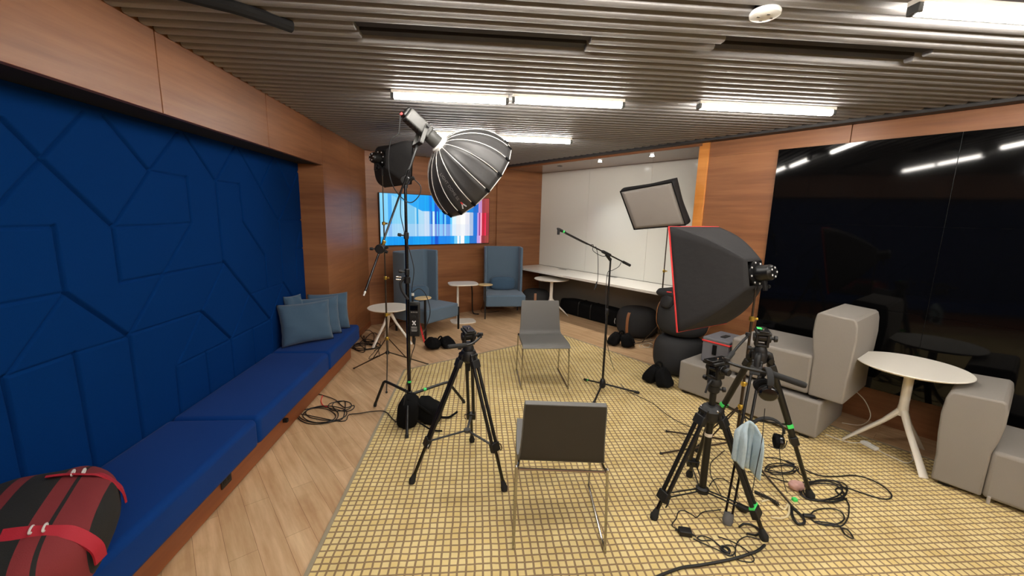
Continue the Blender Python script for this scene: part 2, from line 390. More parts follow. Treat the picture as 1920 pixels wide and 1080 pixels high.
# ================================================================== THE ROOM
YB = -2.4                                   # wall behind the camera
def xR(y, b=2.62): return P0.x+(b-(y-P0.y)*math.sin(TH))/math.cos(TH)     # right wall x at y
RB = Matrix(((BD.x, RD.x, 0, P0.x), (BD.y, RD.y, 0, P0.y), (0, 0, 1, 0), (0, 0, 0, 1)))   # (b, r, z) -> room
def rEnd(b): return (YB-P0.y-b*math.sin(TH))/math.cos(TH)
# floor
m = MB(); m.prism([(-2.2, YB-.1), (9.2, YB-.1), (9.2, 9.3), (-2.2, 9.3)], -.1, 0); struct('floor', m, 'floor_planks')
# wall_left: veneer fascia over the niche, then full-height panels
m = MB(); g = .003
ys = [YB, .2, 1.34, 2.485, 3.63, 4.8]
for a, b in zip(ys, ys[1:]): m.box((-1.72, a+g, 2.265), (-1.685, b-g, 2.69))
for a, b in ((4.8, 5.77), (5.77, 6.56)): m.box((-1.72, a+(g if a > 5 else 0), 0), (-1.685, b-g, 2.69))
m.box((-2.0, 4.8, 0), (-1.715, 4.83, 2.3))
struct('wall_left', m, 'wood_veneer', bevel=.0015, seg=1)
m = MB(); m.box((-1.96, YB, 2.27), (-1.725, 4.8, 2.30)); m.box((-1.76, YB, 2.28), (-1.72, 6.6, 2.9)); m.box((-1.8, 4.83, 0), (-1.72, 6.6, 2.9)); m.box((-2.1, YB, 0), (-1.975, 4.86, 2.9))
struct('wall_left', m, 'backing_black')
# wall_back (angled, carries the lit display)
m = MB(); m.box((-.05, 0, 0), (2.33, .04, 2.69), RB); m.box((2.43, 0, 0), (3.56, .04, 2.69), RB); m.box((2.3, .028, 0), (2.46, .06, 2.69), RB)
struct('wall_back', m, 'wood_veneer', bevel=.002, seg=1)
m = MB(); m.box((-.2, .06, 0), (3.8, .12, 2.9), RB); struct('wall_back', m, 'backing_black')
# wall_right: parallel panels round the video wall
RE = rEnd(2.62)-.5
m = MB()
for a, b in ((-5.16, -3.87), (-6.9, -5.166), (-8.7, -6.906), (RE, -8.706)):
    m.box((2.625, a, 2.487), (2.66, b, 2.69), RB)
    m.box((2.64, a, 0), (2.66, b, .33), RB)
m.box((2.625, -4.6, 0), (2.66, -3.87, 2.487), RB)
struct('wall_right', m, 'wood_veneer', bevel=.0015, seg=1)
m = MB(); m.box((2.66, RE, 0), (2.74, -3.8, 2.9), RB); m.box((2.66, -3.83, 0), (3.6, -3.80, 2.9), RB); struct('wall_right', m, 'wood_veneer')
m = MB(); m.box((2.605, -3.872, 0), (2.665, -3.755, 2.68), RB); struct('trim_1', m, 'wood_light', bevel=.003)
# alcove
m = MB(); m.box((3.535, -3.8, 0), (3.62, 0, 2.9), RB); struct('wall_alcove', m, 'skirt_grey')
m = MB(); m.box((2.62, -3.78, 2.62), (3.56, .0, 2.66), RB); struct('soffit', m, 'soffit_laminate')
m = MB(); m.box((2.60, -3.79, 2.615), (2.622, .0, 2.70), RB); struct('trim_2', m, 'wood_veneer')
# wall behind the camera
m = MB(); m.box((-2.1, YB-.08, 0), (8.9, YB, 2.9)); struct('wall_camera', m, 'wood_veneer')
m = MB(); m.box((2.2, YB, 0), (3.2, YB+.03, 2.1)); o = struct('door_1', m, 'door_paint', bevel=.004)
m = MB(); m.box((3.05, YB+.03, .98), (3.09, YB+.08, 1.0)); m.box((2.95, YB+.07, .98), (3.09, YB+.085, 1.0)); m.build('door_handle', 'chrome', o)
# baseboards
m = MB(); m.box((-1.684, 5.15, 0), (-1.674, 6.52, .08)); struct('baseboard_left', m, 'wood_plinth')

# ceiling: felt-grey corrugated slats over a black void
SL = .0985
m = MB()
def slat(m, x0, x1, y, wd=.058, z0=ZC, h=.06):
    pr = [(-wd/2, h), (-wd/2, .012), (-wd/2+.006, .003), (-wd/2+.014, 0), (wd/2-.014, 0), (wd/2-.006, .003), (wd/2, .012), (wd/2, h)]
    n = len(pr); vs = [V((x, y+a, z0+b)) for x in (x0, x1) for a, b in pr]
    m.add(vs, [tuple(range(n))[::-1], tuple(range(n, 2*n))]+[(i, (i+1) % n, n+(i+1) % n, n+i) for i in range(n)])
VENTS = [(-.62, .575, 2.36), (1.24, 2.39, 2.26)]
y0 = 2.36-SL*.5-SL*48
k = 0
while True:
    y = y0+SL*k; k += 1
    if y > 9.0: break
    if y < YB+.05: continue
    xa = -1.68; xb = xR(y+.03, 2.53)
    if y > P0.y: xa = P0.x+(y-P0.y)/math.tan(TH)+.06
    if xb-xa < .1: continue
    cuts = [xa]
    for (va, vb, vy) in VENTS:
        if abs(y-vy) < SL*.95: cuts += [va, vb]
    cuts.append(xb)
    for i in range(0, len(cuts), 2): slat(m, cuts[i], cuts[i+1], y)
struct('ceiling', m, 'ceiling_slat')
m = MB(); m.box((-2.1, YB-.1, 2.76), (9.2, 9.4, 2.9)); struct('ceiling', m, 'backing_black')
# dark metal track where the slats meet the right wall
m = MB(); m.box((2.50, RE, 2.645), (2.612, 0, 2.70), RB); struct('trim_3', m, 'ceiling_track', bevel=.004)
for (va, vb, vy), lab in zip(VENTS, ('long black slot vent in the ceiling above the two grey chairs', 'long black slot vent in the ceiling to the right of the smoke detector')):
    t = thing('ceiling_vent', lab, 'air vent', ((va+vb)/2, vy, ZC+.02), 0, 'ceiling slot vents')
    m = MB()
    for s in (-1, 1): m.box((va+.004, vy+s*SL*.5-.03, ZC+.022), (vb-.004, vy+s*SL*.5+.026, ZC+.05))
    m.build('blade', 'ceiling_track', t, bevel=.002)
    m = MB(); m.box((va, vy-SL, ZC+.07), (vb, vy+SL, ZC+.085)); m.build('duct', 'grille_black', t)

# upholstered wall: 305 mm tiles and their diagonals, grooves pressed into padded felt
SEG = [(1.95,2.11,2.08,1.97,1.0),(2.08,1.97,2.40,1.66,1.0),(2.32,2.22,2.08,1.97,0.6),(2.08,1.97,1.79,1.67,0.6),(2.44,2.23,2.70,1.98,1.0),(2.70,1.98,2.98,2.25,0.7),(2.70,1.98,2.40,1.66,0.7),(1.78,1.67,2.09,1.67,0.4),(2.09,1.67,2.09,1.36,1.0),(1.78,1.36,2.09,1.36,0.4),(2.09,1.36,2.41,1.05,1.0),(2.09,1.36,1.79,1.06,0.5),(2.40,1.66,2.40,1.36,1.0),(2.40,1.66,2.74,1.66,0.4),(2.40,1.36,2.69,1.36,0.5),(2.41,1.05,2.09,1.06,0.3),(2.09,1.06,1.79,1.06,0.4),(2.09,1.06,2.10,0.42,1.0),(2.41,1.05,2.41,0.42,1.0),(2.71,1.98,3.02,1.97,0.4),(3.02,1.97,3.02,1.67,1.0),(3.02,1.67,2.70,1.66,0.4),(3.02,1.67,2.62,1.27,0.7),(3.04,2.26,3.33,1.97,1.0),(3.33,1.97,3.62,2.26,0.7),(3.33,1.97,3.64,1.97,0.4),(3.33,1.97,3.33,1.37,1.0),(3.64,1.97,3.65,1.67,1.0),(3.65,1.67,3.96,1.36,1.0),(3.96,1.36,3.96,1.06,0.8),(3.67,2.26,4.27,1.67,1.0),(3.96,1.97,4.25,2.26,0.6),(4.29,2.26,4.58,1.97,1.0),(4.58,1.97,4.28,1.67,0.8),(4.58,1.97,4.8,2.19,0.6),(4.28,1.67,4.28,1.06,1.0),(4.28,1.67,4.81,1.67,0.4),(4.61,1.36,4.60,1.06,0.8),(4.61,1.36,4.81,1.36,0.3),(4.61,1.36,4.74,1.53,0.4),(3.34,1.36,2.61,1.36,0.5),(2.62,1.27,2.41,1.06,0.7),(3.34,1.36,3.03,1.05,0.5),(3.34,1.37,3.97,0.75,1.0),(4.28,1.06,4.58,0.75,1.0),(4.28,1.06,3.97,0.75,0.4),(3.03,1.05,2.41,1.06,0.4),(3.03,1.05,3.34,0.75,1.0),(3.03,1.05,2.73,0.75,0.5),(3.34,0.75,2.73,0.75,0.4),(2.73,0.75,2.72,0.42,1.0),(3.03,0.75,3.03,0.42,1.0),(3.34,0.75,3.34,0.42,1.0),(3.34,0.75,3.65,1.06,0.4),(3.34,0.75,3.98,0.75,0.3),(3.66,0.74,3.66,0.42,0.8),(3.98,0.74,3.97,0.42,0.6),(3.65,1.05,4.28,1.05,0.2),(1.78,1.06,1.79,0.42,1.0),(1.78,1.67,1.78,1.36,.8)]
SEG += [(a-3.05, b, c-3.05, d, e) for a, b, c, d, e in SEG]
def upholstered_wall():
    st = .0062; ny = int((4.8-YB)/st); nz = int((2.27-.3)/st)
    yy = np.linspace(YB+.01, 4.797, ny+1); zz = np.linspace(.3, 2.268, nz+1)
    Y, Z = np.meshgrid(yy, zz); H = np.zeros_like(Y)
    for a, b, c, d, e in SEG:
        hw = .006+.0085*e; dp = .003+.026*e
        x0 = min(a, c)-.05; x1 = max(a, c)+.05
        i0, i1 = np.searchsorted(yy, [x0, x1])
        if i1 <= i0: continue
        Ys = Y[:, i0:i1]; Zs = Z[:, i0:i1]
        L2 = (c-a)**2+(d-b)**2; t = np.clip(((Ys-a)*(c-a)+(Zs-b)*(d-b))/L2, 0, 1)
        ds = np.hypot(Ys-a-t*(c-a), Zs-b-t*(d-b))
        q = np.clip(1-ds/hw, 0, 1); q = q*q*(3-2*q)
        H[:, i0:i1] = np.maximum(H[:, i0:i1], dp*q)
    X = -1.945-H
    co = np.stack([X, Y, Z], -1).reshape(-1, 3)
    n1 = ny+1; idx = (np.arange(nz)[:, None]*n1+np.arange(ny)[None, :])
    f = np.stack([idx, idx+1, idx+n1+1, idx+n1], -1).reshape(-1, 4)
    me = bpy.data.meshes.new('wall_panelling'); me.vertices.add(len(co)); me.vertices.foreach_set('co', co.ravel())
    me.loops.add(f.size); me.loops.foreach_set('vertex_index', f.ravel())
    me.polygons.add(len(f)); me.polygons.foreach_set('loop_start', np.arange(0, f.size, 4)); me.polygons.foreach_set('loop_total', np.full(len(f), 4))
    me.polygons.foreach_set('use_smooth', np.ones(len(f), bool)); me.update(); me.validate()
    me.materials.append(MATS['blue_felt'])
    o = bpy.data.objects.new('wall_panelling', me); COL.objects.link(o)
    tag(o, 'navy blue padded wall panelling with angular grooves rising behind the long bench', 'wall panel')
upholstered_wall()

# long bench
t = thing('bench', 'long low wooden bench base carrying the blue seat cushions along the left wall', 'bench', (-1.6, 1.3, 0))
m = MB(); m.prism([(-1.53, YB+.02), (-1.53, 4.98), (-1.68, 4.98), (-1.68, 4.79), (-1.93, 4.79), (-1.93, YB+.02)], 0.012, .25)
m.build('plinth', 'wood_plinth', t, bevel=.004)
m = MB(); m.box((-1.9, YB+.02, 0), (-1.545, 4.77, .02)); m.build('toe_kick', 'backing_black', t)
cy = [YB+.02, -1.3, 0, 1.3, 2.6, 3.9, 4.93]
labs = ['blue bench seat cushion behind the camera end of the bench', 'blue bench seat cushion between the rear one and the bare middle one', 'blue bench seat cushion just behind the red and black backpack', 'blue bench seat cushion under the red and black backpack', 'blue bench seat cushion in front of the black cable loops, empty', 'blue bench seat cushion at the far end under the four square pillows']
for i in range(6):
    a, b = cy[i]+.003, cy[i+1]-.003; m = MB()
    if i < 5: m.prism([(-1.40, a), (-1.40, b), (-1.938, b), (-1.938, a)], .255, .45)
    else: m.prism([(-1.40, a), (-1.40, b), (-1.678, b), (-1.678, 4.79), (-1.938, 4.79), (-1.938, a)], .255, .45)
    o = m.build('seat_cushion', 'blue_seat', bevel=.035, seg=5)
    tag(o, labs[i], 'seat cushion', 'blue bench seat cushions')
def outlet(p, lab, s=1):
    m = MB(); x, y, z = p; m.box((x, y-.05, z-.035), (x+.008, y+.05, z+.035)); o = m.build('power_outlet', 'black_plastic', bevel=.003)
    tag(o, lab, 'power outlet'); m = MB()
    for d in (-.022, .022): m.box((x+.008, y+d-.012, z-.012), (x+.0095, y+d+.012, z+.012))
    m.build('socket', 'rubber', o)
outlet((-1.5295, 2.43, .13), 'small black power outlet set in the wooden bench front')

# scatter pillows
def pillow(name, loc, w, h, th, yaw, lean, lab, group, m_='pillow_blue', seed=0):
    rnd = random.Random(seed); ph = [rnd.uniform(0, 6) for _ in range(6)]
    M = Matrix.Translation(V(loc)) @ Matrix.Rotation(yaw, 4, 'Z') @ Matrix.Rotation(lean, 4, 'X')
    mb = MB()
    def fn(sgn):
        def q(u, v):
            a = 2*u-1; b = 2*v-1
            x = a*w/2*(1-.07*(1-b*b)); z = b*h/2*(1-.07*(1-a*a))+h/2
            prof = (max(0, 1-a**4)*max(0, 1-b**4))**.55
            y = sgn*th/2*prof*(1+.06*math.sin(5*a+ph[0])*math.cos(4*b+ph[1]))+.006*math.sin(9*a*b+ph[2])*prof
            y += .006*math.sin(14*b+3*a+ph[3])*max(0, abs(a)-.4)
            return M @ V((x, y, z))
        return q
    mb.grid(fn(1), 22, 22); mb.grid(fn(-1), 22, 22)
    # frayed corner ears and seam
    o = mb.build(name, m_, angle=70)
    me = o.data; bm = bmesh.new(); bm.from_mesh(me); bmesh.ops.remove_doubles(bm, verts=bm.verts, dist=.0008); bmesh.ops.recalc_face_normals(bm, faces=bm.faces); bm.to_mesh(me); bm.free()
    tag(o, lab, 'pillow', group); return o
gp = 'square blue pillows at the far end of the bench'
pillow('pillow', (-1.69, 4.17, .452), .5, .42, .15, math.radians(40), math.radians(-12), 'nearest large blue square pillow leaning at the far end of the bench', gp, seed=1)
pillow('pillow', (-1.665, 4.42, .452), .44, .42, .12, math.radians(34), math.radians(-12), 'second blue square pillow, leaning just behind the nearest large pillow', gp, seed=2)
pillow('pillow', (-1.64, 4.65, .452), .42, .42, .11, math.radians(27), math.radians(-12), 'rearmost blue square pillow, its corner rising against the wood column', gp, seed=3)
pillow('pillow', (-1.84, 4.30, .60), .20, .32, .09, math.radians(60), math.radians(-12), 'blue pillow mostly hidden behind the others, only its top corner showing at the padded wall', gp, seed=4)

# rug
rr = -2.117
poly = [(-.84, YB+.02), (-.83, 4.566)]+[tuple(BR(2.2, rr)[:2]), tuple(BR(2.2, rEnd(2.2)+.02)[:2])]
RZ = .008
m = MB(); m.prism(poly, .0005, RZ); t = m.build('rug', 'rug_grid'); tag(t, 'large cream yellow rug with a brown grid pattern under the chairs and tripods', 'rug')
m = MB(); a, b = V((-.835, YB+.02, 0)), V((-.825, 4.566, 0))
m.bar(a+V((.005, 0, RZ-.002)), b+V((.005, 0, RZ-.002)), .022, .008); c = BR(2.2, rr)
m.bar(b+V((0, 0, RZ-.002)), c+V((0, 0, RZ-.002)), .022, .008); m.bar(c+V((0, 0, RZ-.002)), BR(2.2, rEnd(2.2)+.05, RZ-.002), .022, .008)
m.build('border', 'rug_border', t)

# displays
t = thing('video_wall', 'huge black glossy video wall on the right wall behind the grey sofas', 'screen', BR(2.6, -7, 0))
m = MB(); m.box((2.598, -4.6-1.267*4, .317), (2.635, -4.6, 2.487), RB); m.build('frame', 'black_metal', t)
for i in range(4):
    for j in range(3):
        m = MB(); m.box((2.588, -4.602-1.267*(i+1)+.003, .317+.7233*j+.001), (2.598, -4.602-1.267*i, .317+.7233*(j+1)-.001), RB); m.build('screen_panel', 'screen_glass', t, bevel=.0006, seg=1)
t = thing('wall_display', 'lit wall display showing blue, white and red vertical stripes', 'screen', BR(1.2, -.03, 1.25))
m = MB(); m.box((.178, -.05, 1.257), (2.225, -.001, 2.075), RB); m.build('case', 'black_metal', t, bevel=.003)
m = MB(); m.add([BR(.187, -.0515, 1.266), BR(2.216, -.0515, 1.266), BR(2.216, -.0515, 2.067), BR(.187, -.0515, 2.067)], [(0, 1, 2, 3)])
o = m.build('picture', 'screen_picture', t)
uvl = o.data.uv_layers.new(name='UVMap')
for lp in o.data.loops:
    p = o.data.vertices[lp.vertex_index].co
    wp = MW[t.name] @ p; q = wp-P0
    uvl.data[lp.index].uv = ((q.dot(BD)-.187)/2.029, (wp.z-1.266)/.801)

# whiteboard and counter in the alcove
t = thing('whiteboard', 'wide white glass writing board filling the alcove above the counter', 'whiteboard', BR(3.53, -1.9, .8))
for i in range(3):
    m = MB(); m.box((3.52, -1.263*(i+1), .795), (3.534, -1.263*i-.003, 2.618), RB); m.build('board_panel', 'whiteboard', t, bevel=.001, seg=1)
t = thing('counter', 'long white wall counter below the whiteboard', 'counter', BR(3.2, -1.9, .76))
m = MB(); m.box((2.84, -3.79, .75), (3.519, -.003, .79), RB); m.build('worktop', 'counter_white', t, bevel=.004)
for px, py in ((1055, 505), (1147, 519)):
    c = G(px, py, .79); q = c-P0; m = MB(); m.box((q.dot(BD)-.03, q.dot(RD)-.1, .7895), (q.dot(BD)+.03, q.dot(RD)+.1, .792), RB); m.build('cable_flap', 'lamp_grey', t, bevel=.001)

# recessed lights in the soffit
def downlight(p, on, lab):
    t = thing('downlight', lab, 'ceiling light', p, 0, 'recessed soffit lights')
    m = MB(); m.lathe([(.034, -.004), (.045, -.004), (.046, .0), (.034, .0)], p, n=24); m.build('trim_ring', 'lamp_grey', t)
    m = MB(); m.lathe([(.002, -.008), (.026, -.008), (.030, -.0035)], p, n=20); m.build('lens', 'spot_glow' if on else 'lamp_grey', t)
    if on:
        l = bpy.data.lights.new('spot', 'SPOT'); l.energy = 34; l.color = (1, .95, .87); l.spot_size = math.radians(110); l.spot_blend = .9; l.shadow_soft_size = .03
        lo = bpy.data.objects.new('lamp', l); COL.objects.link(lo); lo.parent = t; lo.location = (0, 0, -.01)
        lo.rotation_euler = (BD.y*-.0, 0, 0)
downlight(BR(2.91, -1.13, 2.62), False, 'unlit recessed downlight nearest the wood wall in the alcove soffit')
downlight(BR(2.91, -2.01, 2.62), True, 'lit recessed downlight, the left of the two lit ones above the whiteboard')
downlight(BR(2.91, -2.92, 2.62), True, 'lit recessed downlight, the right of the two lit ones above the whiteboard')

# fluorescent tubes
def tube_light(x0, x1, y, lab, z=2.632):
    t = thing('tube_light', lab, 'ceiling light', ((x0+x1)/2, y, z), 0, 'fluorescent ceiling tubes')
    m = MB(); m.box((x0-.02, y-.03, z+.014), (x1+.02, y+.03, z+.037)); m.build('housing', 'white_paint', t, bevel=.003)
    m = MB(); m.cyl((x0, y, z-.003), (x1, y, z-.003), .0235, n=16); m.build('tube', 'tube_glow', t)
    for x in (x0-.012, x1+.012):
        m = MB(); m.box((x-.012, y-.026, z-.022), (x+.012, y+.026, z+.016)); m.build('end_cap', 'lamp_grey', t, bevel=.004)
TL = [(-.63, .20, 3.34, 'lit fluorescent tube above the near chair, left one of the nearer pair'),
      (.27, 1.09, 3.30, 'lit fluorescent tube above the near chair, right one of the nearer pair'),
      (1.69, 2.76, 3.23, 'lit fluorescent tube on its own, nearest the right wall'),
      (-.60, .17, 4.84, 'lit fluorescent tube partly hidden behind the dome softbox, left of the far pair'),
      (.24, 1.05, 4.93, 'lit fluorescent tube right of the dome softbox, right of the far pair'),
      (1.76, 2.9, 1.70, 'bright fluorescent tube cut by the top right corner of the photo')]
for a in TL: tube_light(*a)
k = 0
for y in (1.52, 0, -1.5):
    for x0, x1 in ((-.6, .25), (.3, 1.15), (1.76, 2.9), (3.0, 4.1)):
        if y == 1.52 and x0 > 1.5: continue
        if x1 > xR(y)-.3: continue
        k += 1
        tube_light(x0, x1, y, 'fluorescent ceiling tube out of the photo behind or above the camera')
tube_light(3.0, 3.72, 1.70, 'fluorescent ceiling tube continuing past the top right corner of the photo')

# smoke detector and black cable sleeve on the ceiling
c = G(1434, 30, 2.65); t = thing('smoke_detector', 'round white smoke detector on the slatted ceiling', 'smoke detector', c)
m = MB(); m.lathe([(.058, .02), (.062, .012), (.06, 0), (.05, -.006), (.02, -.008)], c, n=32); m.build('cover', 'white_plastic', t)
m = MB(); m.lathe([(.045, .06), (.045, .015)], c, n=24); m.build('base', 'black_plastic', t)
m = MB()
for a in (0, 1.5, 3.2, 4.6): m.box((c.x+.03*math.cos(a)-.006, c.y+.03*math.sin(a)-.003, c.z-.0085), (c.x+.03*math.cos(a)+.006, c.y+.03*math.sin(a)+.003, c.z-.006))
m.build('sensor_slot', 'lamp_grey', t)
m = MB(); m.tube([G(330, -14, 2.655), G(400, 4, 2.65), G(440, 14, 2.648), G(490, 30, 2.65), G(546, 50, 2.655)], .028, 10, sm=5)
tag(m.build('cable_sleeve', 'backing_black'), 'black cable sleeve crossing the ceiling slats near the left wall', 'cable')

# ================================================================== FURNITURE
# ---- visitor chairs (local frame: sitter faces -y)
def make_chair(loc, rz, lab, group):
    t = thing('chair', lab, 'chair', loc, rz, group)
    w = .235
    prof = [(-.265, .432), (-.25, .447), (-.18, .452), (-.02, .446), (.12, .442), (.17, .452), (.197, .485), (.212, .55), (.232, .65), (.262, .80), (.268, .825)]
    th = .028
    pts = smooth_path([V((0, a, b)) for a, b in prof], 4)
    def ring(sgn_w):
        out = []
        return out
    def shell(wf, off0, off1):
        mb = MB(); n = len(pts)
        nrm = []
        for i in range(n):
            d = (pts[min(i+1, n-1)]-pts[max(i-1, 0)]).normalized(); nrm.append(V((0, -d.z, d.y)))
        for i in range(n):
            s = i/(n-1); ww = wf(s)
            for o_ in (off0, off1):
                for x in (-ww, ww): mb.v.append(V((x, 0, 0))+V((0, pts[i].y, pts[i].z))+nrm[i]*o_)
        for i in range(n-1):
            a = i*4; b = a+4
            mb.f += [(a, a+1, b+1, b), (a+2, b+2, b+3, a+3), (a, b, b+2, a+2), (a+1, a+3, b+3, b+1)]
        mb.f += [(0, 2, 3, 1), (4*n-4, 4*n-3, 4*n-1, 4*n-2)]
        return mb
    wf = lambda s: .245-.04*max(0, s-.35)/.65
    shell(wf, 0, th).build('seat_shell', 'chair_leather', t, world=False, bevel=.009, seg=3)
    # cloth panel on the outside of the backrest
    k0 = int(len(pts)*.58); mb = MB(); n = len(pts)
    for i in range(k0, n-1):
        d = (pts[i+1]-pts[i-1]).normalized(); nn = V((0, -d.z, d.y)); ww = wf(i/(n-1))-.006
        for o_ in (-.004, .002):
            for x in (-ww, ww): mb.v.append(V((x, pts[i].y, pts[i].z))+nn*o_)
    q = (len(mb.v)//4)
    for i in range(q-1):
        a = i*4; b = a+4
        mb.f += [(a, a+1, b+1, b), (a+2, b+2, b+3, a+3), (a, b, b+2, a+2), (a+1, a+3, b+3, b+1)]
    mb.f += [(0, 2, 3, 1), (4*q-4, 4*q-3, 4*q-1, 4*q-2)]
    mb.build('back_panel', 'chair_back_cloth', t, world=False)
    # sled frame: one bent wire per side
    for s in (-1, 1):
        x = s*.24
        mb = MB(); mb.tube([(x*.98, -.235, .425), (x, -.25, .40), (x*1.02, -.268, .03), (x*1.02, -.258, .008), (x*1.02, .0, .0065), (x*1.02, .262, .008), (x*1.02, .275, .03), (x, .235, .42), (x*.985, .215, .437), (x*.95, .15, .436), (x*.95, -.15, .432), (x*.98, -.235, .425)], .0075, 8, sm=4)
        mb.build('sled_leg', 'chrome', t, world=False)
    mb = MB(); mb.tube([(-.236, .225, .437), (.236, .225, .437)], .0072, 8); mb.build('rear_rail', 'chrome', t, world=False)
    mb = MB(); mb.tube([(-.22, -.2, .424), (.22, -.2, .424)], .006, 8); mb.build('front_rail', 'chrome', t, world=False)
    return t
ch = make_chair((.48, 2.19, RZ), math.radians(180-6), 'grey chair with its back to the camera, nearest the camera', 'grey sled base chairs')
dup(ch, (.708, 4.27, RZ), math.radians(0), 'grey chair facing the camera in the middle of the rug', 'grey sled base chairs')

# ---- high-back lounge armchairs (local: sitter faces -y, tablet on the leg at -x)
def rbox(mb, lo, hi, M=None): return mb.box(lo, hi, M)
def make_armchair(loc, rz, lab, group):
    t = thing('armchair', lab, 'armchair', loc, rz, group)
    W, Dp = .345, .35
    # U-shaped back shell
    mb = MB(); th = .045
    out = [(-W, .05), (-W, Dp-.06), (-W+.02, Dp-.02), (-W+.06, Dp), (W-.06, Dp), (W-.02, Dp-.02), (W, Dp-.06), (W, .05)]
    inn = [(W-th, .05), (W-th, Dp-.09), (W-th-.03, Dp-.055), (-W+th+.03, Dp-.055), (-W+th, Dp-.09), (-W+th, .05)]
    mb.prism(out+inn, .20, 1.215); mb.build('back_shell', 'armchair_blue', t, world=False, bevel=.018, seg=3)
    mb = MB(); mb.box((-W+th+.004, -.37, .22), (W-th-.004, Dp-.07, .42)); mb.box((-W+.0, -.37, .22), (W, .035, .42))
    mb = MB(); mb.prism([(-W, -.37), (W, -.37), (W, .045), (W-th-.004, .045), (W-th-.004, Dp-.07), (-W+th+.004, Dp-.07), (-W+th+.004, .045), (-W, .045)], .215, .42)
    mb.build('seat', 'armchair_blue', t, world=False, bevel=.03, seg=4)
    mb = MB(); mb.sup((0, Dp-.155, .545), (.235, .095, .13), .6); mb.build('lumbar_pillow', 'pillow_blue', t, world=False)
    for sx, sy, top in ((-1, -1, .585), (1, -1, .36), (-1, 1, .3), (1, 1, .3)):
        mb = MB(); x = sx*(W-.005) if sy > 0 else sx*(W+.012); y = -.355 if sy < 0 else Dp-.04
        if sy > 0: x = sx*(W-.04)
        mb.box((x-.011, y-.014, 0), (x+.011, y+.014, top if sy < 0 else .225)); lg = mb.build('leg', 'black_metal', t, world=False, bevel=.003)
        if sy < 0 and sx < 0:
            pass
    mb = MB(); x, y = -W-.012, -.355
    mb.lathe([(.0, .585), (.10, .585), (.125, .590), (.13, .598), (.125, .606), (.0, .607)], (x+.0, y+.04, 0), n=28, sy=.8)
    mb.build('tablet', 'light_wood', t, world=False)
    mb = MB(); mb.box((-.07, Dp-.30, .16), (.07, Dp-.16, .215)); mb.build('power_box', 'black_plastic', t, world=False, bevel=.006)
    return t
ac = make_armchair((-.79, 6.27, 0), math.radians(52), 'blue high-backed armchair turned sideways behind the tall black light stand', 'blue armchairs')
dup(ac, (.475, 7.33, 0), math.radians(3), 'blue high-backed armchair facing the camera beside the alcove', 'blue armchairs')

# ---- round tripod tables
def round_table(c, R, h, node, a0, foot, lab, leg_w=.045):
    c = V(c); t = thing('round_table', lab, 'table', c, 0, 'white round tables')
    mb = MB(); mb.lathe([(0, h-.022), (R-.03, h-.022), (R-.006, h-.012), (R, h-.005), (R-.004, h), (R-.02, h-.002), (0, h-.002)], c, n=64); mb.build('tabletop', 'white_paint', t, angle=50)
    mb = MB(); mb.lathe([(.09, h-.03), (.09, h-.022), (.03, h-.02)], c, n=24); mb.build('top_plate', 'white_paint', t)
    mb = MB(); mb.lathe([(.033, node-.03), (.034, node+.02), (.030, node+.06), (.030, h-.024)], c, n=20); mb.build('column', 'white_paint', t)
    for k in range(3):
        a = a0+k*2*PI/3; d = V((math.cos(a), math.sin(a), 0))
        mb = MB(); p = c+V((0, 0, node)); q = c+d*foot+V((0, 0, .006))
        pts = [p+V((0, 0, .03)), p+d*.03+V((0, 0, -.015)), p.lerp(q, .3), p.lerp(q, .7), q]
        x = d; s = V((-d.y, d.x, 0)); n = 12; vs = []; ln = (q-p).normalized(); nrm = s.cross(ln)
        for i, pp in enumerate(pts):
            wd = (.028, .026, .023, .025, .030)[i]*R/.33; tk = (.024, .022, .017, .015, .013)[i]
            for j in range(n):
                an = 2*PI*j/n; vs.append(pp+s*(wd*math.cos(an))+nrm*(tk*math.sin(an)))
        for j in range(n):
            vs[-n+j].z = max(.001, vs[-n+j].z if False else .001+c.z)
        fs = [(i*n+j, i*n+(j+1) % n, (i+1)*n+(j+1) % n, (i+1)*n+j) for i in range(4) for j in range(n)]
        fs += [tuple(range(n)), tuple(range(4*n, 5*n))[::-1]]
        mb.add(vs, fs); mb.build('leg', 'white_paint', t)
    return t
def ang(c, p): return math.atan2(p[1]-c[1], p[0]-c[0])
c0 = (3.27, 2.715, .0); round_table(c0, .332, .733, .36, ang(c0, (3.058, 2.942)), .318, 'large white round table between the two grey sofas')
c1 = (-1.19, 5.60, 0); round_table(c1, .285, .51, .42, ang(c1, (-1.36, 5.445))+.18, .30, 'low white round table beside the end of the bench')
c2 = (1.33, 7.25, 0); round_table(c2, .315, .68, .30, ang(c2, (1.644, 7.231))-.03, .32, 'white round table in front of the counter by the whiteboard')

# ---- pedestal side table
def superpoly(a, b, e, n=40): return [(a*math.copysign(abs(math.cos(t))**e, math.cos(t)), b*math.copysign(abs(math.sin(t))**e, math.sin(t))) for t in [2*PI*k/n for k in range(n)]]
c = V((-.235, 6.80, 0)); t = thing('side_table', 'white pedestal side table with a rounded square top between the blue armchairs', 'table', c, math.radians(12))
mb = MB(); mb.prism(superpoly(.245, .20, .55), .635, .655); mb.build('tabletop', 'white_paint', t, world=False, bevel=.004)
mb = MB(); mb.cyl((-.09, .0, .012), (-.09, 0, .636), .018); mb.build('column', 'white_paint', t, world=False)
mb = MB(); mb.prism([(x, y) for x, y in superpoly(.21, .17, .55)], .0, .012); mb.build('base_plate', 'white_paint', t, world=False, bevel=.003)
mb = MB(); mb.box((.02, -.04, .605), (.13, .04, .634)); mb.build('power_box', 'black_plastic', t, world=False, bevel=.004)
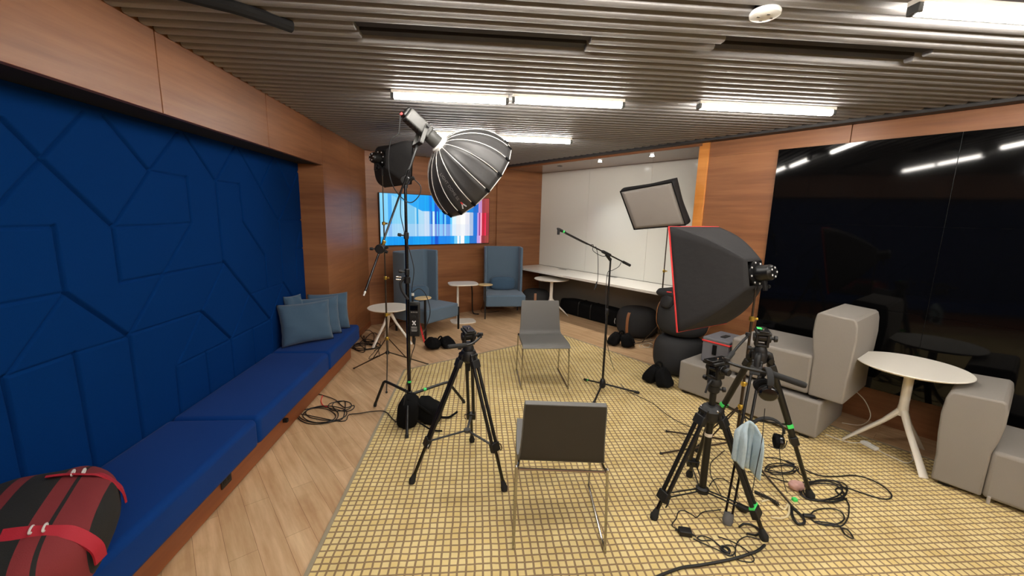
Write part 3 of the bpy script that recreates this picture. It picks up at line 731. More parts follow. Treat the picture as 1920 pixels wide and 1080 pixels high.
mb = MB(); mb.tube([(-.10, 6.85, .60), (-.095, 6.95, .56), (-.09, 7.25, .4), (-.085, 7.34, .1), (-.06, 7.32, .014), (.03, 7.28, .012)], .012, 8, sm=5)
tag(mb.build('power_cable', 'black_cable'), 'thick black power cable dropping from under the white pedestal side table', 'cable')

# ---- grey sofa modules in the wall frame: (b, r, z)
def rb_thing(name, lab, cat, b, r, z=0, group=None): return thing(name, lab, cat, BR(b, r, z), TH, group)
RBW = RB
def sofa_lounge(b0, r_back, z0, dirn, length, lab, bw=.64, hs=1.0):
    """seat block along -dirn*r, back block at r_back"""
    t = rb_thing('sofa', lab, 'sofa', b0+bw/2, r_back, z0, 'light grey modular sofas')
    s = dirn
    # side profile of the back: (along, z)
    prof = [(p[0], p[1]*hs) for p in [(.0, .0), (.0, .20), (-.012, .36), (-.018, .52), (-.010, .64), (.002, .685), (.02, .70), (.235, .715), (.256, .70), (.266, .64), (.268, .54), (.255, .42), (.238, .33), (.236, 0)]]
    mb = MB(); n = len(prof); vs = []
    for bb in (b0, b0+bw):
        for a, z in prof: vs.append(RB @ V((bb, r_back+s*a, z0+z+.0)))
    mb.add(vs, [tuple(range(n)), tuple(range(n, 2*n))[::-1]]+[(i, (i+1) % n, n+(i+1) % n, n+i) for i in range(n)])
    mb.build('backrest', 'sofa_grey', t, bevel=.013, seg=3)
    a0 = .237; a1 = length
    mb = MB(); lo = (b0, min(r_back+s*a0, r_back+s*a1), z0); hi = (b0+bw, max(r_back+s*a0, r_back+s*a1), z0+.33)
    mb.box(lo, hi, RB); mb.build('seat', 'sofa_grey', t, bevel=.025, seg=4)
    return t
FT = .035
# right sofa: back near the table, seat running off the photo
t = sofa_lounge(1.80, -6.135, FT, -1, 1.5, 'light grey sofa running out of the right edge of the photo', hs=.925)
for bb in (1.86, 2.38):
    for r_ in (-6.2, -6.9, -7.58):
        m = MB(); m.box((bb-.03, r_-.03, RZ if bb < 2.2 else 0), (bb+.03, r_+.03, FT+.004), RB); m.build('foot', 'black_plastic', t)
m = MB(); m.tube([BR(1.79, -6.405, .06), BR(1.79, -6.405, .012)], .009, 8); m.build('zip_pull', 'diffuser_cloth', t)
# ottoman and the sofa stacked on it
t = rb_thing('ottoman', 'long light grey ottoman standing on the rug edge under the stacked sofa', 'ottoman', 2.08, -4.86, 0)
m = MB(); m.box((1.745, -5.47, FT), (2.44, -4.25, .345), RB); m.build('body', 'sofa_grey', t, bevel=.018, seg=4)
for bb, r_ in ((1.80, -4.32), (1.80, -5.38), (2.37, -4.32), (2.37, -5.40)):
    m = MB(); m.box((bb-.03, r_-.03, RZ if bb < 2.2 else 0), (bb+.03, r_+.03, FT+.004), RB); m.build('foot', 'black_plastic', t)
t = sofa_lounge(1.775, -5.60, .375, 1, .88, 'light grey sofa stacked on top of the grey ottoman', bw=.66, hs=.975)
for bb in (1.83, 2.36):
    for r_ in (-5.40, -4.80):
        m = MB(); m.box((bb-.025, r_-.025, .346), (bb+.025, r_+.025, .378), RB); m.build('foot', 'black_plastic', t)
# grey case with red edges, on the ottoman
c = G(1352, 640, .345); t = thing('equipment_case', 'grey fabric equipment case with a red edge sitting on the ottoman', 'case', BR(2.08, -4.50, .346), TH)
m = MB(); m.box((-.17, -.15, .0), (.20, .12, .225)); m.build('body', 'case_grey', t, world=False, bevel=.012, seg=3)
m = MB(); m.box((-.172, -.152, .226), (.202, .122, .262)); ld = m.build('lid', 'case_grey', t, world=False, bevel=.012, seg=3)
m = MB(); m.box((-.176, -.156, .214), (.206, .126, .232)); m.build('piping', 'red_trim', t, world=False, bevel=.005)
m = MB(); m.box((-.182, -.03, .10), (-.170, .01, .20)); m.build('latch_tab', 'black_cloth', t, world=False, bevel=.003)
m = MB(); m.box((-.06, -.05, .262), (.06, .0, .270)); m.build('handle', 'rubber', ld, world=False, bevel=.003)

# ---- poufs
def pouf(c, lab, strap_a, R=.30, h=.44, tall=1.0):
    c = V(c); t = thing('pouf', lab, 'pouf', c, 0, 'charcoal felt poufs')
    m = MB(); prof = []
    for k in range(17):
        a = -PI/2+PI*k/16; prof.append((max(.001, R*abs(math.cos(a))**.42 if abs(math.cos(a)) > 1e-6 else .001), h/2+h/2*math.copysign(abs(math.sin(a))**.75, math.sin(a))))
    m.lathe(prof, c, n=40); m.build('cushion', 'charcoal_felt', t, angle=60)
    for a in strap_a:
        m = MB(); d = V((math.cos(a), math.sin(a), 0)); s = V((-d.y, d.x, 0)); vs = []
        zs = [.10+.80*k/10 for k in range(11)]
        for f_ in zs:
            q = (f_*2-1); rr_ = R*max(.05, (1-abs(q)**(1/.75*2)))**.21+.004
            for o_ in (0, .007):
                for w_ in (-.021, .021): vs.append(c+d*(rr_+o_)+s*w_+V((0, 0, h*f_)))
        fs = []
        for i in range(10):
            p = i*4; q = p+4; fs += [(p, p+1, q+1, q), (p+2, q+2, q+3, p+3), (p, q, q+2, p+2), (p+1, p+3, q+3, q+1)]
        fs += [(0, 2, 3, 1), (40, 41, 43, 42)]
        m.add(vs, fs); m.build('strap', 'strap_leather', t)
    return t
pouf((.985+.12, 7.62, 0), 'charcoal pouf under the counter beside the facing blue armchair', [math.radians(-100)], R=.27, h=.42)
pouf((2.455, 6.0, 0), 'charcoal pouf with a brown strap at the end of the long black bag', [math.radians(-138)], R=.31, h=.44)
pouf((2.367, 4.475, 0), 'lower charcoal pouf of the stack beside the grey ottoman', [math.radians(-42), math.radians(140)], R=.285, h=.45)
pouf((2.395, 4.50, .452), 'upper charcoal pouf of the stack behind the red-edged softbox', [math.radians(-50), math.radians(160)], R=.292, h=.43)

# ================================================================== STUDIO EQUIPMENT
def blob(mb, a, b, r): mb.cyl(a, b, r)
def knob(name, a, b, r, parent, m='black_plastic'):
    mb = MB(); mb.tube([V(a), V(a).lerp(V(b), .5), V(a).lerp(V(b), .5), V(b)], [r*.45, r*.45, r, r*.9], 12); return mb.build(name, m, parent)
def band(name, p, q, f, r, parent, m, ln=.02):
    p = V(p); q = V(q); d = (q-p).normalized(); c = p.lerp(q, f); mb = MB(); mb.cyl(c-d*ln/2, c+d*ln/2, r); return mb.build(name, m, parent)
def fluid_head(t, base, yaw, sc=1.0, handle=None, grip=.11, plate_rot=0, green=False, grip_r=.013):
    """bowl, tilt body, plate; handle = world points"""
    base = V(base); M = Matrix.Translation(base) @ Matrix.Rotation(yaw, 4, 'Z') @ Matrix.Scale(sc, 4)
    mb = MB(); mb.lathe([(.032, 0), (.034, .012), (.028, .03), (.022, .045)], (0, 0, 0), n=20); mb.v = [M @ p for p in mb.v]; hd = mb.build('head_base', 'black_plastic', t)
    mb = MB(); mb.box((-.034, -.026, .04), (-.018, .026, .105)); mb.box((.018, -.026, .04), (.034, .026, .105)); mb.box((-.034, -.026, .036), (.034, .026, .05)); mb.v = [M @ p for p in mb.v]; mb.build('head_yoke', 'black_metal', t, bevel=.005)
    mb = MB(); mb.cyl((-.042, 0, .085), (.042, 0, .085), .024, n=24); mb.v = [M @ p for p in mb.v]; mb.build('tilt_drum', 'black_metal', t, bevel=.003)
    mb = MB(); mb.box((-.036, -.055, .108), (.036, .055, .124)); mb.v = [M @ p for p in mb.v]; mb.build('plate_clamp', 'black_plastic', t, bevel=.005)
    mb = MB(); mb.box((-.024, -.062, .124), (.024, .062, .133)); mb.v = [M @ p for p in mb.v]; pl = mb.build('quick_release_plate', 'black_gloss', t, bevel=.003)
    mb = MB(); mb.cyl((0, .0, .131), (0, 0, .139), .009); mb.cyl((0, .035, .131), (0, .035, .1355), .006); mb.v = [M @ p for p in mb.v]; mb.build('mounting_screw', 'chrome', t)
    knob('tilt_knob', M @ V((.042, 0, .085)), M @ V((.072, 0, .085)), .018*sc, t)
    knob('pan_knob', M @ V((-.028, 0, .018)), M @ V((-.062, 0, .018)), .013*sc, t)
    if green:
        mb = MB(); mb.box((-.03, -.02, .134), (-.008, .02, .136)); mb.v = [M @ p for p in mb.v]; mb.build('tape_mark', 'green_tape', t)
    if handle:
        pts = [V(p) for p in handle]; mb = MB(); mb.tube(pts, .0065*sc, 10, sm=4); h = mb.build('pan_handle', 'black_metal', t)
        d = (pts[-1]-pts[-2]).normalized(); mb = MB(); a = pts[-1]-d*grip*.9; mb.tube([a, a+d*.01, a+d*(grip-.01), a+d*grip], [grip_r*.85, grip_r, grip_r, grip_r*.7], 14); mb.build('grip', 'rubber', h)
        knob('handle_knob', pts[0]-d*.0+V((0, 0, -.012)), pts[0]+V((0, 0, .02)), .014, t)
def tripod_leg(t, top, foot, twin=True, split=.66, sp=.017, r=.009, lever='chrome', foot_m='rubber', floor=RZ, tape=None, tape_m='green_tape', lower_twin=False):
    top = V(top); foot = V((foot[0], foot[1], floor+.012)); d = (foot-top).normalized(); s = V((-d.y, d.x, 0)).normalized()
    mid = top.lerp(foot, split); mb = MB()
    if twin:
        for k in (-1, 1): mb.cyl(top+s*sp*k, mid+s*sp*k, r, n=12)
    else: mb.tube([top, mid], [r*1.5, r*1.35], 14)
    mb.bar(top-d*.01, top+d*.075, sp*2+r*2.2, r*2.6, s.cross(d)) if False else mb.cyl(top-s*(sp+r), top+s*(sp+r), r*1.15, n=12)
    lg = mb.build('leg', 'black_metal', t)
    mb = MB(); mb.bar(mid-d*.03, mid+d*.028, sp*2+r*2.4 if twin else r*3.6, r*3.0, s.cross(d)); cl = mb.build('leg_clamp', 'black_plastic', lg, bevel=.004)
    mb = MB(); mb.bar(top+d*.03, top+d*.085, sp*2+r*2.4 if twin else r*3.6, r*2.8, s.cross(d)); mb.build('upper_bracket', 'black_plastic', lg, bevel=.004)
    out = s.cross(d); out = out if out.dot(V((foot.x-top.x, foot.y-top.y, 0))) > 0 else -out
    mb = MB(); c = mid+s*(sp+r*1.6); mb.tube([c-d*.008, c+s*.012+out*.006, c+s*.014+d*.03+out*.008, c+s*.004+d*.04], .0045, 8, sm=3); mb.build('lock_lever', lever, lg)
    mb = MB()
    if lower_twin:
        for k in (-1, 1): mb.cyl(mid+s*sp*k*.8, foot-d*.03+s*sp*k*.8, r*.8, n=10)
    else: mb.cyl(mid, foot-d*.025, r*.95, n=12)
    mb.build('lower_tube', 'black_gloss', lg)
    mb = MB(); mb.tube([foot-d*.055, foot-d*.025, foot-d*.012, V((foot.x, foot.y, floor+.001))], [r*1.1, r*1.6, r*2.0, r*1.7] if not lower_twin else [sp*1.2, sp*1.3, sp*1.4, sp*1.1], 14); mb.build('rubber_foot', foot_m, lg)
    if tape is not None:
        c = top.lerp(foot, tape)
        mb = MB(); mb.bar(c-d*.012, c+d*.012, sp*2+r*2.3 if (twin and tape < split) else r*3.2, r*2.3, s.cross(d)); mb.build('tape_mark', tape_m, lg)
    return lg, mid
# --- video tripod standing between the light stand and the near chair
cA = V((-.055, 2.652, 0)); t = thing('tripod', 'empty black video tripod on the left side of the rug beside the near chair', 'tripod', (cA.x, cA.y, RZ))
ft = [G(772, 908), G(946, 922), G(885, 830)]
hub = V((-.06, 2.652, .305))
for i, f in enumerate(ft):
    dd = V((f.x-cA.x, f.y-cA.y, 0)).normalized(); top = cA+dd*.045+V((0, 0, .855))
    lg, mid = tripod_leg(t, top, f, split=.69, tape=None, r=.0115, sp=.019)
    mb = MB(); mb.bar(hub+dd*.015, mid+V((0, 0, .005)), .018, .006); mb.build('spreader_arm', 'lamp_grey' if i == 2 else 'black_metal', t, bevel=.002)
mb = MB(); mb.lathe([(.0, -.008), (.024, -.008), (.024, .01), (0, .01)], hub, n=18); mb.build('spreader_hub', 'lamp_grey', t)
mb = MB(); mb.lathe([(.03, .80), (.052, .82), (.056, .86), (.045, .885), (.03, .89)], cA, n=20); mb.build('shoulder', 'black_plastic', t)
mb = MB(); mb.cyl(cA+V((0, 0, .74)), cA+V((0, 0, .80)), .014); mb.build('tie_down', 'black_plastic', t)
b0 = cA+V((0, 0, .885))
hx = D(902, 630, 2.62)
fluid_head(t, b0, math.radians(15), 1.12, [hx, D(893, 639, 2.59), D(880, 647, 2.52), D(862, 648, 2.45), D(843, 650, 2.40)], grip=.13)

# --- low tripod B in the front right cluster
cB = V((1.389, 2.184, 0)); t = thing('tripod', 'low black tripod at the front of the right hand cluster, its long handle pointing right', 'tripod', (cB.x, cB.y, RZ))
for f, tp in ((G(1225, 975), .86), (G(1433, 1015), .82), (G(1292, 895), .85)):
    dd = V((f.x-cB.x, f.y-cB.y, 0)).normalized(); top = cB+dd*.05+V((0, 0, .665))
    lg, mid = tripod_leg(t, top, f, split=.80, sp=.022, r=.0125, lever='black_plastic', tape=tp-.06)
    hb = cB+V((0, 0, .145))
    for k in (-1, 1):
        s = V((-dd.y, dd.x, 0)); mb = MB(); mb.cyl(hb+dd*.02+s*k*.012, mid+s*k*.018, .0045, n=8); mb.build('spreader_rod', 'black_metal', t)
mb = MB(); mb.lathe([(.03, .125), (.038, .13), (.038, .155), (.026, .165)], cB, n=18); mb.build('spreader_hub', 'black_plastic', t)
mb = MB(); mb.lathe([(.021, .15), (.021, .62)], cB, n=18); mb.build('centre_tube', 'black_metal', t)
mb = MB(); mb.lathe([(.0222, .50), (.0222, .52)], cB, n=18); mb.build('tape_mark', 'white_tape', t)
mb = MB(); mb.lathe([(.045, .60), (.062, .62), (.064, .67), (.05, .69), (.035, .70)], cB, n=20); mb.build('shoulder', 'black_plastic', t)
for k in range(3):
    a = .6+2.1*k; p = cB+V((math.cos(a)*.055, math.sin(a)*.055, .68)); mb = MB(); mb.sup(p, (.009, .009, .009), nu=10, nv=6); mb.build('bolt', 'chrome', t)
mb = MB(); mb.cyl(cB+V((0, 0, .69)), cB+V((0, 0, .80)), .019); mb.build('column', 'black_metal', t)
mb = MB(); mb.lathe([(.024, .775), (.032, .785), (.032, .82), (.024, .83)], cB, n=18); mb.build('collar', 'black_plastic', t)
knob('collar_knob', cB+V((.03, -.01, .80)), cB+V((.06, -.02, .80)), .016, t)
fluid_head(t, cB+V((0, 0, .825)), math.radians(-70), 1.2, [D(1362, 678, 2.12), D(1390, 688, 2.07), D(1456, 704, 1.98), D(1505, 721, 1.92)], grip=.16, grip_r=.015)
mb = MB(); mb.tube([cB+V((-.03, -.02, .86)), cB+V((-.055, -.03, .84)), cB+V((-.07, -.035, .79))], .006, 8); mb.build('pan_lock', 'black_plastic', t)
mb = MB(); mb.tube([cB+V((-.03, -.03, .935)), cB+V((-.075, -.045, .945))], .006, 8); mb.build('plate_lever', 'black_plastic', t)

# --- taller tripod C behind it
cC = V((1.78, 2.36, 0)); t = thing('tripod', 'taller black tripod at the back of the right hand cluster, with headphones on its leg', 'tripod', (cC.x, cC.y, RZ))
feetC = [G(1519, 936), G(1363, 985), G(1308, 848)]
tops = []
for i, f in enumerate(feetC):
    dd = V((f.x-cC.x, f.y-cC.y, 0)).normalized(); top = cC+dd*.06+V((0, 0, .915)); tops.append(top)
    if i == 1: lg, mid = tripod_leg(t, top, f, split=.55, sp=.022, r=.0085, lower_twin=True, foot_m='grey_rubber', lever='black_plastic', tape=.48)
    else: lg, mid = tripod_leg(t, top, f, twin=False, split=.58 if i == 0 else .62, r=.0145, lever='black_plastic', tape=.47)
    mb = MB(); mb.tube([cC+dd*.03+V((0, 0, .945)), cC+dd*.055+V((0, 0, .95)), top+dd*.012+V((0, 0, -.03))], .019, 12, sm=3); mb.build('shoulder_joint', 'black_plastic', t)
mb = MB(); mb.lathe([(.02, .885), (.04, .90), (.045, .945), (.038, .965)], cC, n=20); mb.build('bowl', 'black_plastic', t)
mb = MB(); mb.lathe([(.0, .82), (.022, .83), (.022, .87), (.012, .885)], cC, n=16); mb.build('bowl_knob', 'black_plastic', t)
hubc = cC+V((-.03, -.03, .52))
for top, f in zip(tops, feetC):
    mb = MB(); q = top.lerp(V((f.x, f.y, RZ)), .46); mb.bar(hubc, q, .012, .006); mb.build('spreader_arm', 'black_metal', t)
fluid_head(t, cC+V((0, 0, .96)), math.radians(-28), 1.15, [D(1402, 630, 2.38), D(1385, 648, 2.32), D(1362, 676, 2.22)], grip=.10, green=True)

# --- light stands
def light_stand(name, lab, c, H, hubz, feet, spine, m='bronze_metal', collars=(), r=.011, floor=0.0, collar_m='brass', lowz=.12, braces=True, group=None):
    c = V(c); t = thing(name, lab, 'light stand', (c.x, c.y, floor), 0, group)
    zs = [lowz]+list(spine)+[H]
    for i in range(len(zs)-1):
        mb = MB(); mb.cyl(c+V((0, 0, zs[i])), c+V((0, 0, zs[i+1]+(.0 if i == len(zs)-2 else .01))), r*(1-.17*i)); mb.build('pole', m, t)
    for z in spine:
        mb = MB(); mb.lathe([(r*1.2, z-.018), (r*1.7, z-.012), (r*1.7, z+.012), (r*1.1, z+.018)], c, n=14); cl = mb.build('collar', collar_m if collar_m == 'brass' else 'black_plastic', t)
        knob('collar_knob', c+V((r, 0, z)), c+V((r+.028, -.006, z)), .010, t, collar_m)
    mb = MB(); mb.lathe([(r*1.3, lowz-.02), (r*1.9, lowz-.01), (r*1.9, lowz+.01), (r*1.3, lowz+.02)], c, n=14); mb.build('lower_hub', 'black_plastic', t)
    mb = MB(); mb.lathe([(r*1.3, hubz-.02), (r*1.9, hubz-.01), (r*1.9, hubz+.01), (r*1.3, hubz+.02)], c, n=14); mb.build('upper_hub', collar_m, t)
    for f in feet:
        f = V((f[0], f[1], floor+.01)); a = c+V((0, 0, lowz)); d = (f-a); mb = MB()
        mb.tube([a+V((d.x, d.y, 0)).normalized()*.015, f], r*.62, 8); lg = mb.build('leg', m, t)
        mb = MB(); mb.sup(f, (.012, .012, .009), nu=10, nv=6); mb.build('foot_cap', 'rubber', lg)
        if braces:
            q = a.lerp(f, .45); mb = MB(); mb.cyl(c+V((d.x, d.y, 0)).normalized()*.012+V((0, 0, hubz)), q, r*.5, n=8); mb.build('brace', m, t)
    return t
# stand of the left rear softbox
s2 = V((-.975, 4.44, 0))
light_stand('light_stand', 'thin bronze light stand with brass collars beside the low round table', s2, 2.2, .42, [G(664, 692), G(802, 684), G(725, 737)], [.687, 1.088, 1.66], lowz=.26)
# stand of the near right softbox
s3 = V((1.95, 2.712, 0))
light_stand('light_stand', 'bronze light stand carrying the large red-edged softbox', s3, 1.36, .42, [(1.405, 2.778), (1.979, 2.138), (2.42, 3.02) if False else (1.60, 3.10)], [.60, 1.09], lowz=.14, floor=RZ)
# stand of the rear right softbox
s4 = V((2.455, 5.235, 0))
light_stand('light_stand', 'slim dark light stand holding the white fronted softbox by the whiteboard', s4, 1.72, .36, [(2.03, 5.42), (2.52, 4.86), (2.76, 5.50)], [.62, 1.10], lowz=.16)

# --- softboxes
def softbox(name, lab, c, n, rt, up, w, h, depth, hub_r=.09, trim='red_trim', bulge=.2, diff_in=.03, cat='softbox', shell='softbox_cloth', head=True, head_len=.17):
    c = V(c); n = V(n).normalized(); rt = V(rt).normalized(); up = V(up).normalized()
    t = thing(name, lab, cat, c-n*depth)
    cor = [(-1, -1), (1, -1), (1, 1), (-1, 1)]
    def P(a, b, v):           # a,b in -1..1 on the rim, v 0 hub .. 1 rim
        f = v+bulge*math.sin(PI*v)*(1-.25*v); f = hub_r/(w/2)+(1-hub_r/(w/2))*f if True else f
        g = hub_r/(h/2)+(1-hub_r/(h/2))*(v+bulge*math.sin(PI*v)*(1-.25*v))
        return c-n*depth*(1-v)+rt*(a*w/2*f)+up*(b*h/2*g)
    mb = MB()
    for i in range(4):
        a0, b0_ = cor[i]; a1, b1 = cor[(i+1) % 4]
        def fn(u, v):
            a = a0+(a1-a0)*u; b = b0_+(b1-b0_)*u; p = P(a, b, v)
            ax = c-n*depth*(1-v); sag = .07*math.sin(PI*u)*math.sin(PI*min(1, v*1.05))*.6+.012*math.sin(9*u+5*v)*math.sin(PI*u)*v*(1-v)*2
            return ax+(p-ax)*(1-sag)
        mb.grid(fn, 12, 14)
    o = mb.build('fabric_shell', shell, t, solid=.004, angle=50)
    me = o.data; bm = bmesh.new(); bm.from_mesh(me); bmesh.ops.remove_doubles(bm, verts=bm.verts, dist=.001); bm.to_mesh(me); bm.free()
    mb = MB(); pts = [P(a, b, 1) for a, b in cor]; mb.tube(pts, .0075, 6, closed=True); mb.build('edge_piping', trim, t)
    mb = MB()
    mb.grid(lambda u, v: c-n*(diff_in-.012*math.sin(PI*u)*math.sin(PI*v))+rt*((2*u-1)*w/2*(.985-diff_in*1.6))+up*((2*v-1)*h/2*(.985-diff_in*1.6)), 12, 12)
    mb.build('diffuser', 'diffuser_cloth', t, solid=.003)
    hc = c-n*depth
    mb = MB(); mb.lathe([(hub_r*.75, -.012), (hub_r*1.02, -.012), (hub_r*1.02, .012), (hub_r*.75, .012)], hc, ax=n, n=24); rg = mb.build('speed_ring', 'black_metal', t)
    for k in range(8):
        a = 2*PI*k/8+.2; q = hc-n*.0125+rt*math.cos(a)*hub_r*.88+up*math.sin(a)*hub_r*.88
        mb = MB(); mb.cyl(q, q-n*.004, .0065, n=8); mb.build('ring_hole', 'print_white', rg)
    if head:
        mb = MB(); r0 = hub_r*.62
        mb.tube([hc+n*.02, hc-n*.01, hc-n*.03, hc-n*(head_len-.02), hc-n*(head_len-.015), hc-n*head_len], [r0*.9, r0, r0*1.02, r0*1.02, r0*.9, r0*.8], 24); hd = mb.build('lamp_head', 'black_metal', t)
        mb = MB()
        for k in range(5):
            a = 2*PI*k/5; q = hc-n*(head_len-.004)+rt*math.cos(a)*r0*.6+up*math.sin(a)*r0*.6; mb = MB(); mb.cyl(q, q-n*.006, .007, n=8); mb.build('vent_cap', 'print_white', hd)
        mb = MB(); q = hc-n*(head_len*.45); dn = -up if up.z > 0 else up; mb.bar(q+dn*r0*.9, q+dn*(r0+.07), .028, .022, n); mb.build('mount_bracket', 'black_plastic', t, bevel=.003)
        knob('tilt_knob', q+dn*(r0+.045)+rt*.012, q+dn*(r0+.045)+rt*.05, .014, t)
    return t, hc
def basis(nv, roll=0.0):
    nv = V(nv).normalized(); rt = nv.cross(V((0, 0, 1))).normalized(); up = rt.cross(nv)
    return nv, rt*math.cos(roll)+up*math.sin(roll), -rt*math.sin(roll)+up*math.cos(roll)
def frame3(y, p, r):
    n = V((math.sin(y)*math.cos(p), math.cos(y)*math.cos(p), math.sin(p))); a = V((math.cos(y), -math.sin(y), 0)); u = a.cross(n)
    return n, a*math.cos(r)+u*math.sin(r), -a*math.sin(r)+u*math.cos(r)
nv, rt, up = frame3(-.44, -.199, .005)
t, hc = softbox('softbox', 'big black softbox with red edges aimed away from the camera at the right', (1.746, 3.11, 1.327), nv, rt, up, .60, .80, .45, hub_r=.085, bulge=.13, head_len=.125)
mb = MB(); mb.tube([hc-nv*.08+V((0, 0, -.07)), V((s3.x, s3.y, 1.37)), V((s3.x, s3.y, 1.30))], .014, 10); mb.build('stand_socket', 'black_plastic', t)
# rear right softbox: white face towards the room
k_ = .93
cx = V((0, 0, CAM_H))+(V((2.314, 5.471, 1.922))-V((0, 0, CAM_H)))*k_
nv, rt, up = frame3(4.107, -.504, -.125)
t, hc = softbox('softbox', 'softbox with a pale fabric front and black rim in front of the whiteboard', cx, nv, rt, up, .8*k_, .6*k_, .30, hub_r=.08, trim='black_cloth', bulge=.5, diff_in=.006, head_len=.14)
mb = MB(); mb.tube([hc-nv*.06+V((0, 0, -.05)), V((s4.x, s4.y, 1.76)), V((s4.x, s4.y, 1.68))], .013, 10); mb.build('stand_socket', 'black_plastic', t)
# left rear softbox seen from behind
nv, rt, up = basis((.62, .72, -.12), .06)
t, hc = softbox('softbox', 'small black softbox seen from behind under the ceiling beside the wall display', V((-.86, 4.70, 2.28)), nv, rt, up, .44, .44, .24, hub_r=.085, trim='black_cloth', bulge=.3, head_len=.10)
mb = MB(); mb.tube([hc-nv*.04+V((0, 0, -.04)), V((s2.x, s2.y, 2.2)), V((s2.x, s2.y, 2.14))], .013, 10); mb.build('stand_socket', 'black_plastic', t)

# --- tall black stand with the dome softbox
s1 = V((-.585, 3.475, 0))
t = thing('light_stand', 'tall black turtle base light stand with a black arm holding the dome light', 'light stand', (s1.x, s1.y, RZ))
for a, b, r in ((.15, 1.30, .0165), (1.27, 1.60, .0145), (1.57, 2.0, .012)):
    mb = MB(); mb.cyl(s1+V((0, 0, a)), s1+V((0, 0, b)), r); mb.build('pole', 'black_gloss', t)
for z in (1.29, 1.59):
    mb = MB(); mb.lathe([(.015, z-.03), (.021, z-.025), (.021, z+.02), (.015, z+.026)], s1, n=16); mb.build('collar', 'black_metal', t)
    knob('collar_knob', s1+V((-.016, -.01, z)), s1+V((-.062, -.03, z+.008)), .014, t)
mb = MB(); mb.lathe([(.0172, .315), (.0172, .333)], s1, n=16); mb.build('tape_mark', 'green_tape', t)
for z in (.17, .215):
    mb = MB(); mb.lathe([(.02, z-.02), (.027, z-.015), (.027, z+.015), (.02, z+.02)], s1, n=16); mb.build('base_collar', 'black_metal', t)
for z, f, kz in ((.225, G(703, 763), .25), (.20, G(870, 757), .25), (.165, G(763, 823), .16)):
    d = V((f.x-s1.x, f.y-s1.y, 0)); L_ = d.length; d.normalize()
    mb = MB(); mb.tube([s1+d*.02+V((0, 0, z)), s1+d*.06+V((0, 0, z+.008)), s1+d*(L_*.60)+V((0, 0, z+.045)), s1+d*(L_*.70)+V((0, 0, z+.04)), s1+d*(L_*.76)+V((0, 0, z-.0)), s1+d*L_+V((0, 0, RZ+.012))], .0125, 10, sm=4)
    lg = mb.build('leg', 'black_metal', t)
    mb = MB(); q = s1+d*L_; mb.cyl(q+V((0, 0, RZ+.03))-d*.008, q+V((0, 0, RZ+.001)), .0145); mb.build('foot_cap', 'rubber', lg)
f = G(870, 757); d = V((f.x-s1.x, f.y-s1.y, 0)).normalized(); mb = MB(); q = s1+d*.14+V((0, 0, .222)); mb.cyl(q-d*.012, q+d*.012, .0145); mb.build('tape_mark', 'green_tape', t)
# grip head and arm
gh = s1+V((0, 0, 2.03))
mb = MB(); mb.cyl(gh+V((0, -.035, 0)), gh+V((0, .03, 0)), .036, n=24); mb.build('grip_head', 'black_metal', t, bevel=.006)
mb = MB(); mb.cyl(gh+V((0, 0, -.06)), gh+V((0, 0, -.02)), .02); mb.build('head_socket', 'black_metal', t)
knob('grip_knob', gh+V((.03, -.02, .0)), gh+V((.075, -.03, .02)), .016, t)
armA = D(685, 546, 3.05); armB = gh+V((.035, -.045, .075))
mb = MB(); mb.cyl(armA, armB, .008, n=12); arm = mb.build('grip_arm', 'black_gloss', t)
mb = MB(); dA = (armA-armB).normalized(); mb.tube([armA, armA+dA*.012, armA+dA*.02, armA+dA*.035], [.008, .009, .006, .007], 10); mb.build('arm_tip', 'rib_silver', arm)
g2 = armA.lerp(armB, .335)
mb = MB(); mb.cyl(g2+V((0, -.03, 0)), g2+V((0, .03, 0)), .036, n=20); mb.build('grip_head', 'black_metal', t, bevel=.006)
for dx, dz in ((-.075, .0), (.06, .015), (.055, -.025)): knob('grip_knob', g2+V((dx*.4, -.01, dz*.4)), g2+V((dx, -.015, dz)), .012, t)
knob('brass_knob', g2+V((.02, -.01, .03)), g2+V((.035, -.015, .062)), .014, t, 'brass')
# dome light
ax = V((.705, .40, -.585)).normalized(); rim = D(893, 336, 3.78); Rr = .43; Ld = .44
apex = rim-ax*Ld
t = thing('softbox', 'large black dome softbox with pale ribs and a grey studio lamp, hung near the ceiling', 'softbox', apex)
xx, yy, _ = frame_from(ax, (0, 0, 1)); NR = 16
def dome(a, v, k=1.0):
    r = .065+(Rr-.065)*(math.sin(v*PI/2)**.82)*.985; z = Ld*(1-math.cos(v*PI/2)**.9) if v < 1 else Ld
    z = Ld*(v**1.55*.72+v*.28)
    return apex+ax*z+(xx*math.cos(a)+yy*math.sin(a))*r*k
mb = MB(); NV = 14
for i in range(NR):
    a0 = 2*PI*i/NR; a1 = 2*PI*(i+1)/NR
    mb.grid(lambda u, v, a0=a0, a1=a1: dome(a0, v).lerp(dome(a1, v), u)-(( dome(a0, v).lerp(dome(a1, v), .5)-(apex+ax*Ld*.6)).normalized()*.012*math.sin(PI*u)*math.sin(PI*v)), 4, NV)
mb.build('fabric_shell', 'dome_cloth', t, solid=.003, angle=25)
for i in range(NR):
    a = 2*PI*i/NR; mb = MB(); mb.tube([dome(a, v/12, 1.008) for v in range(0, 12)], .0032, 6); mb.build('rib', 'rib_silver', t)
    mb = MB(); mb.bar(dome(a, .93, 1.01), dome(a, 1.0, 1.012), .02, .008, ax); mb.build('rib_pocket', 'black_cloth', t)
mb = MB(); mb.tube([dome(2*PI*i/NR, 1, 1.0) for i in range(NR)], .0045, 6, closed=True); mb.build('edge_piping', 'rib_silver', t)
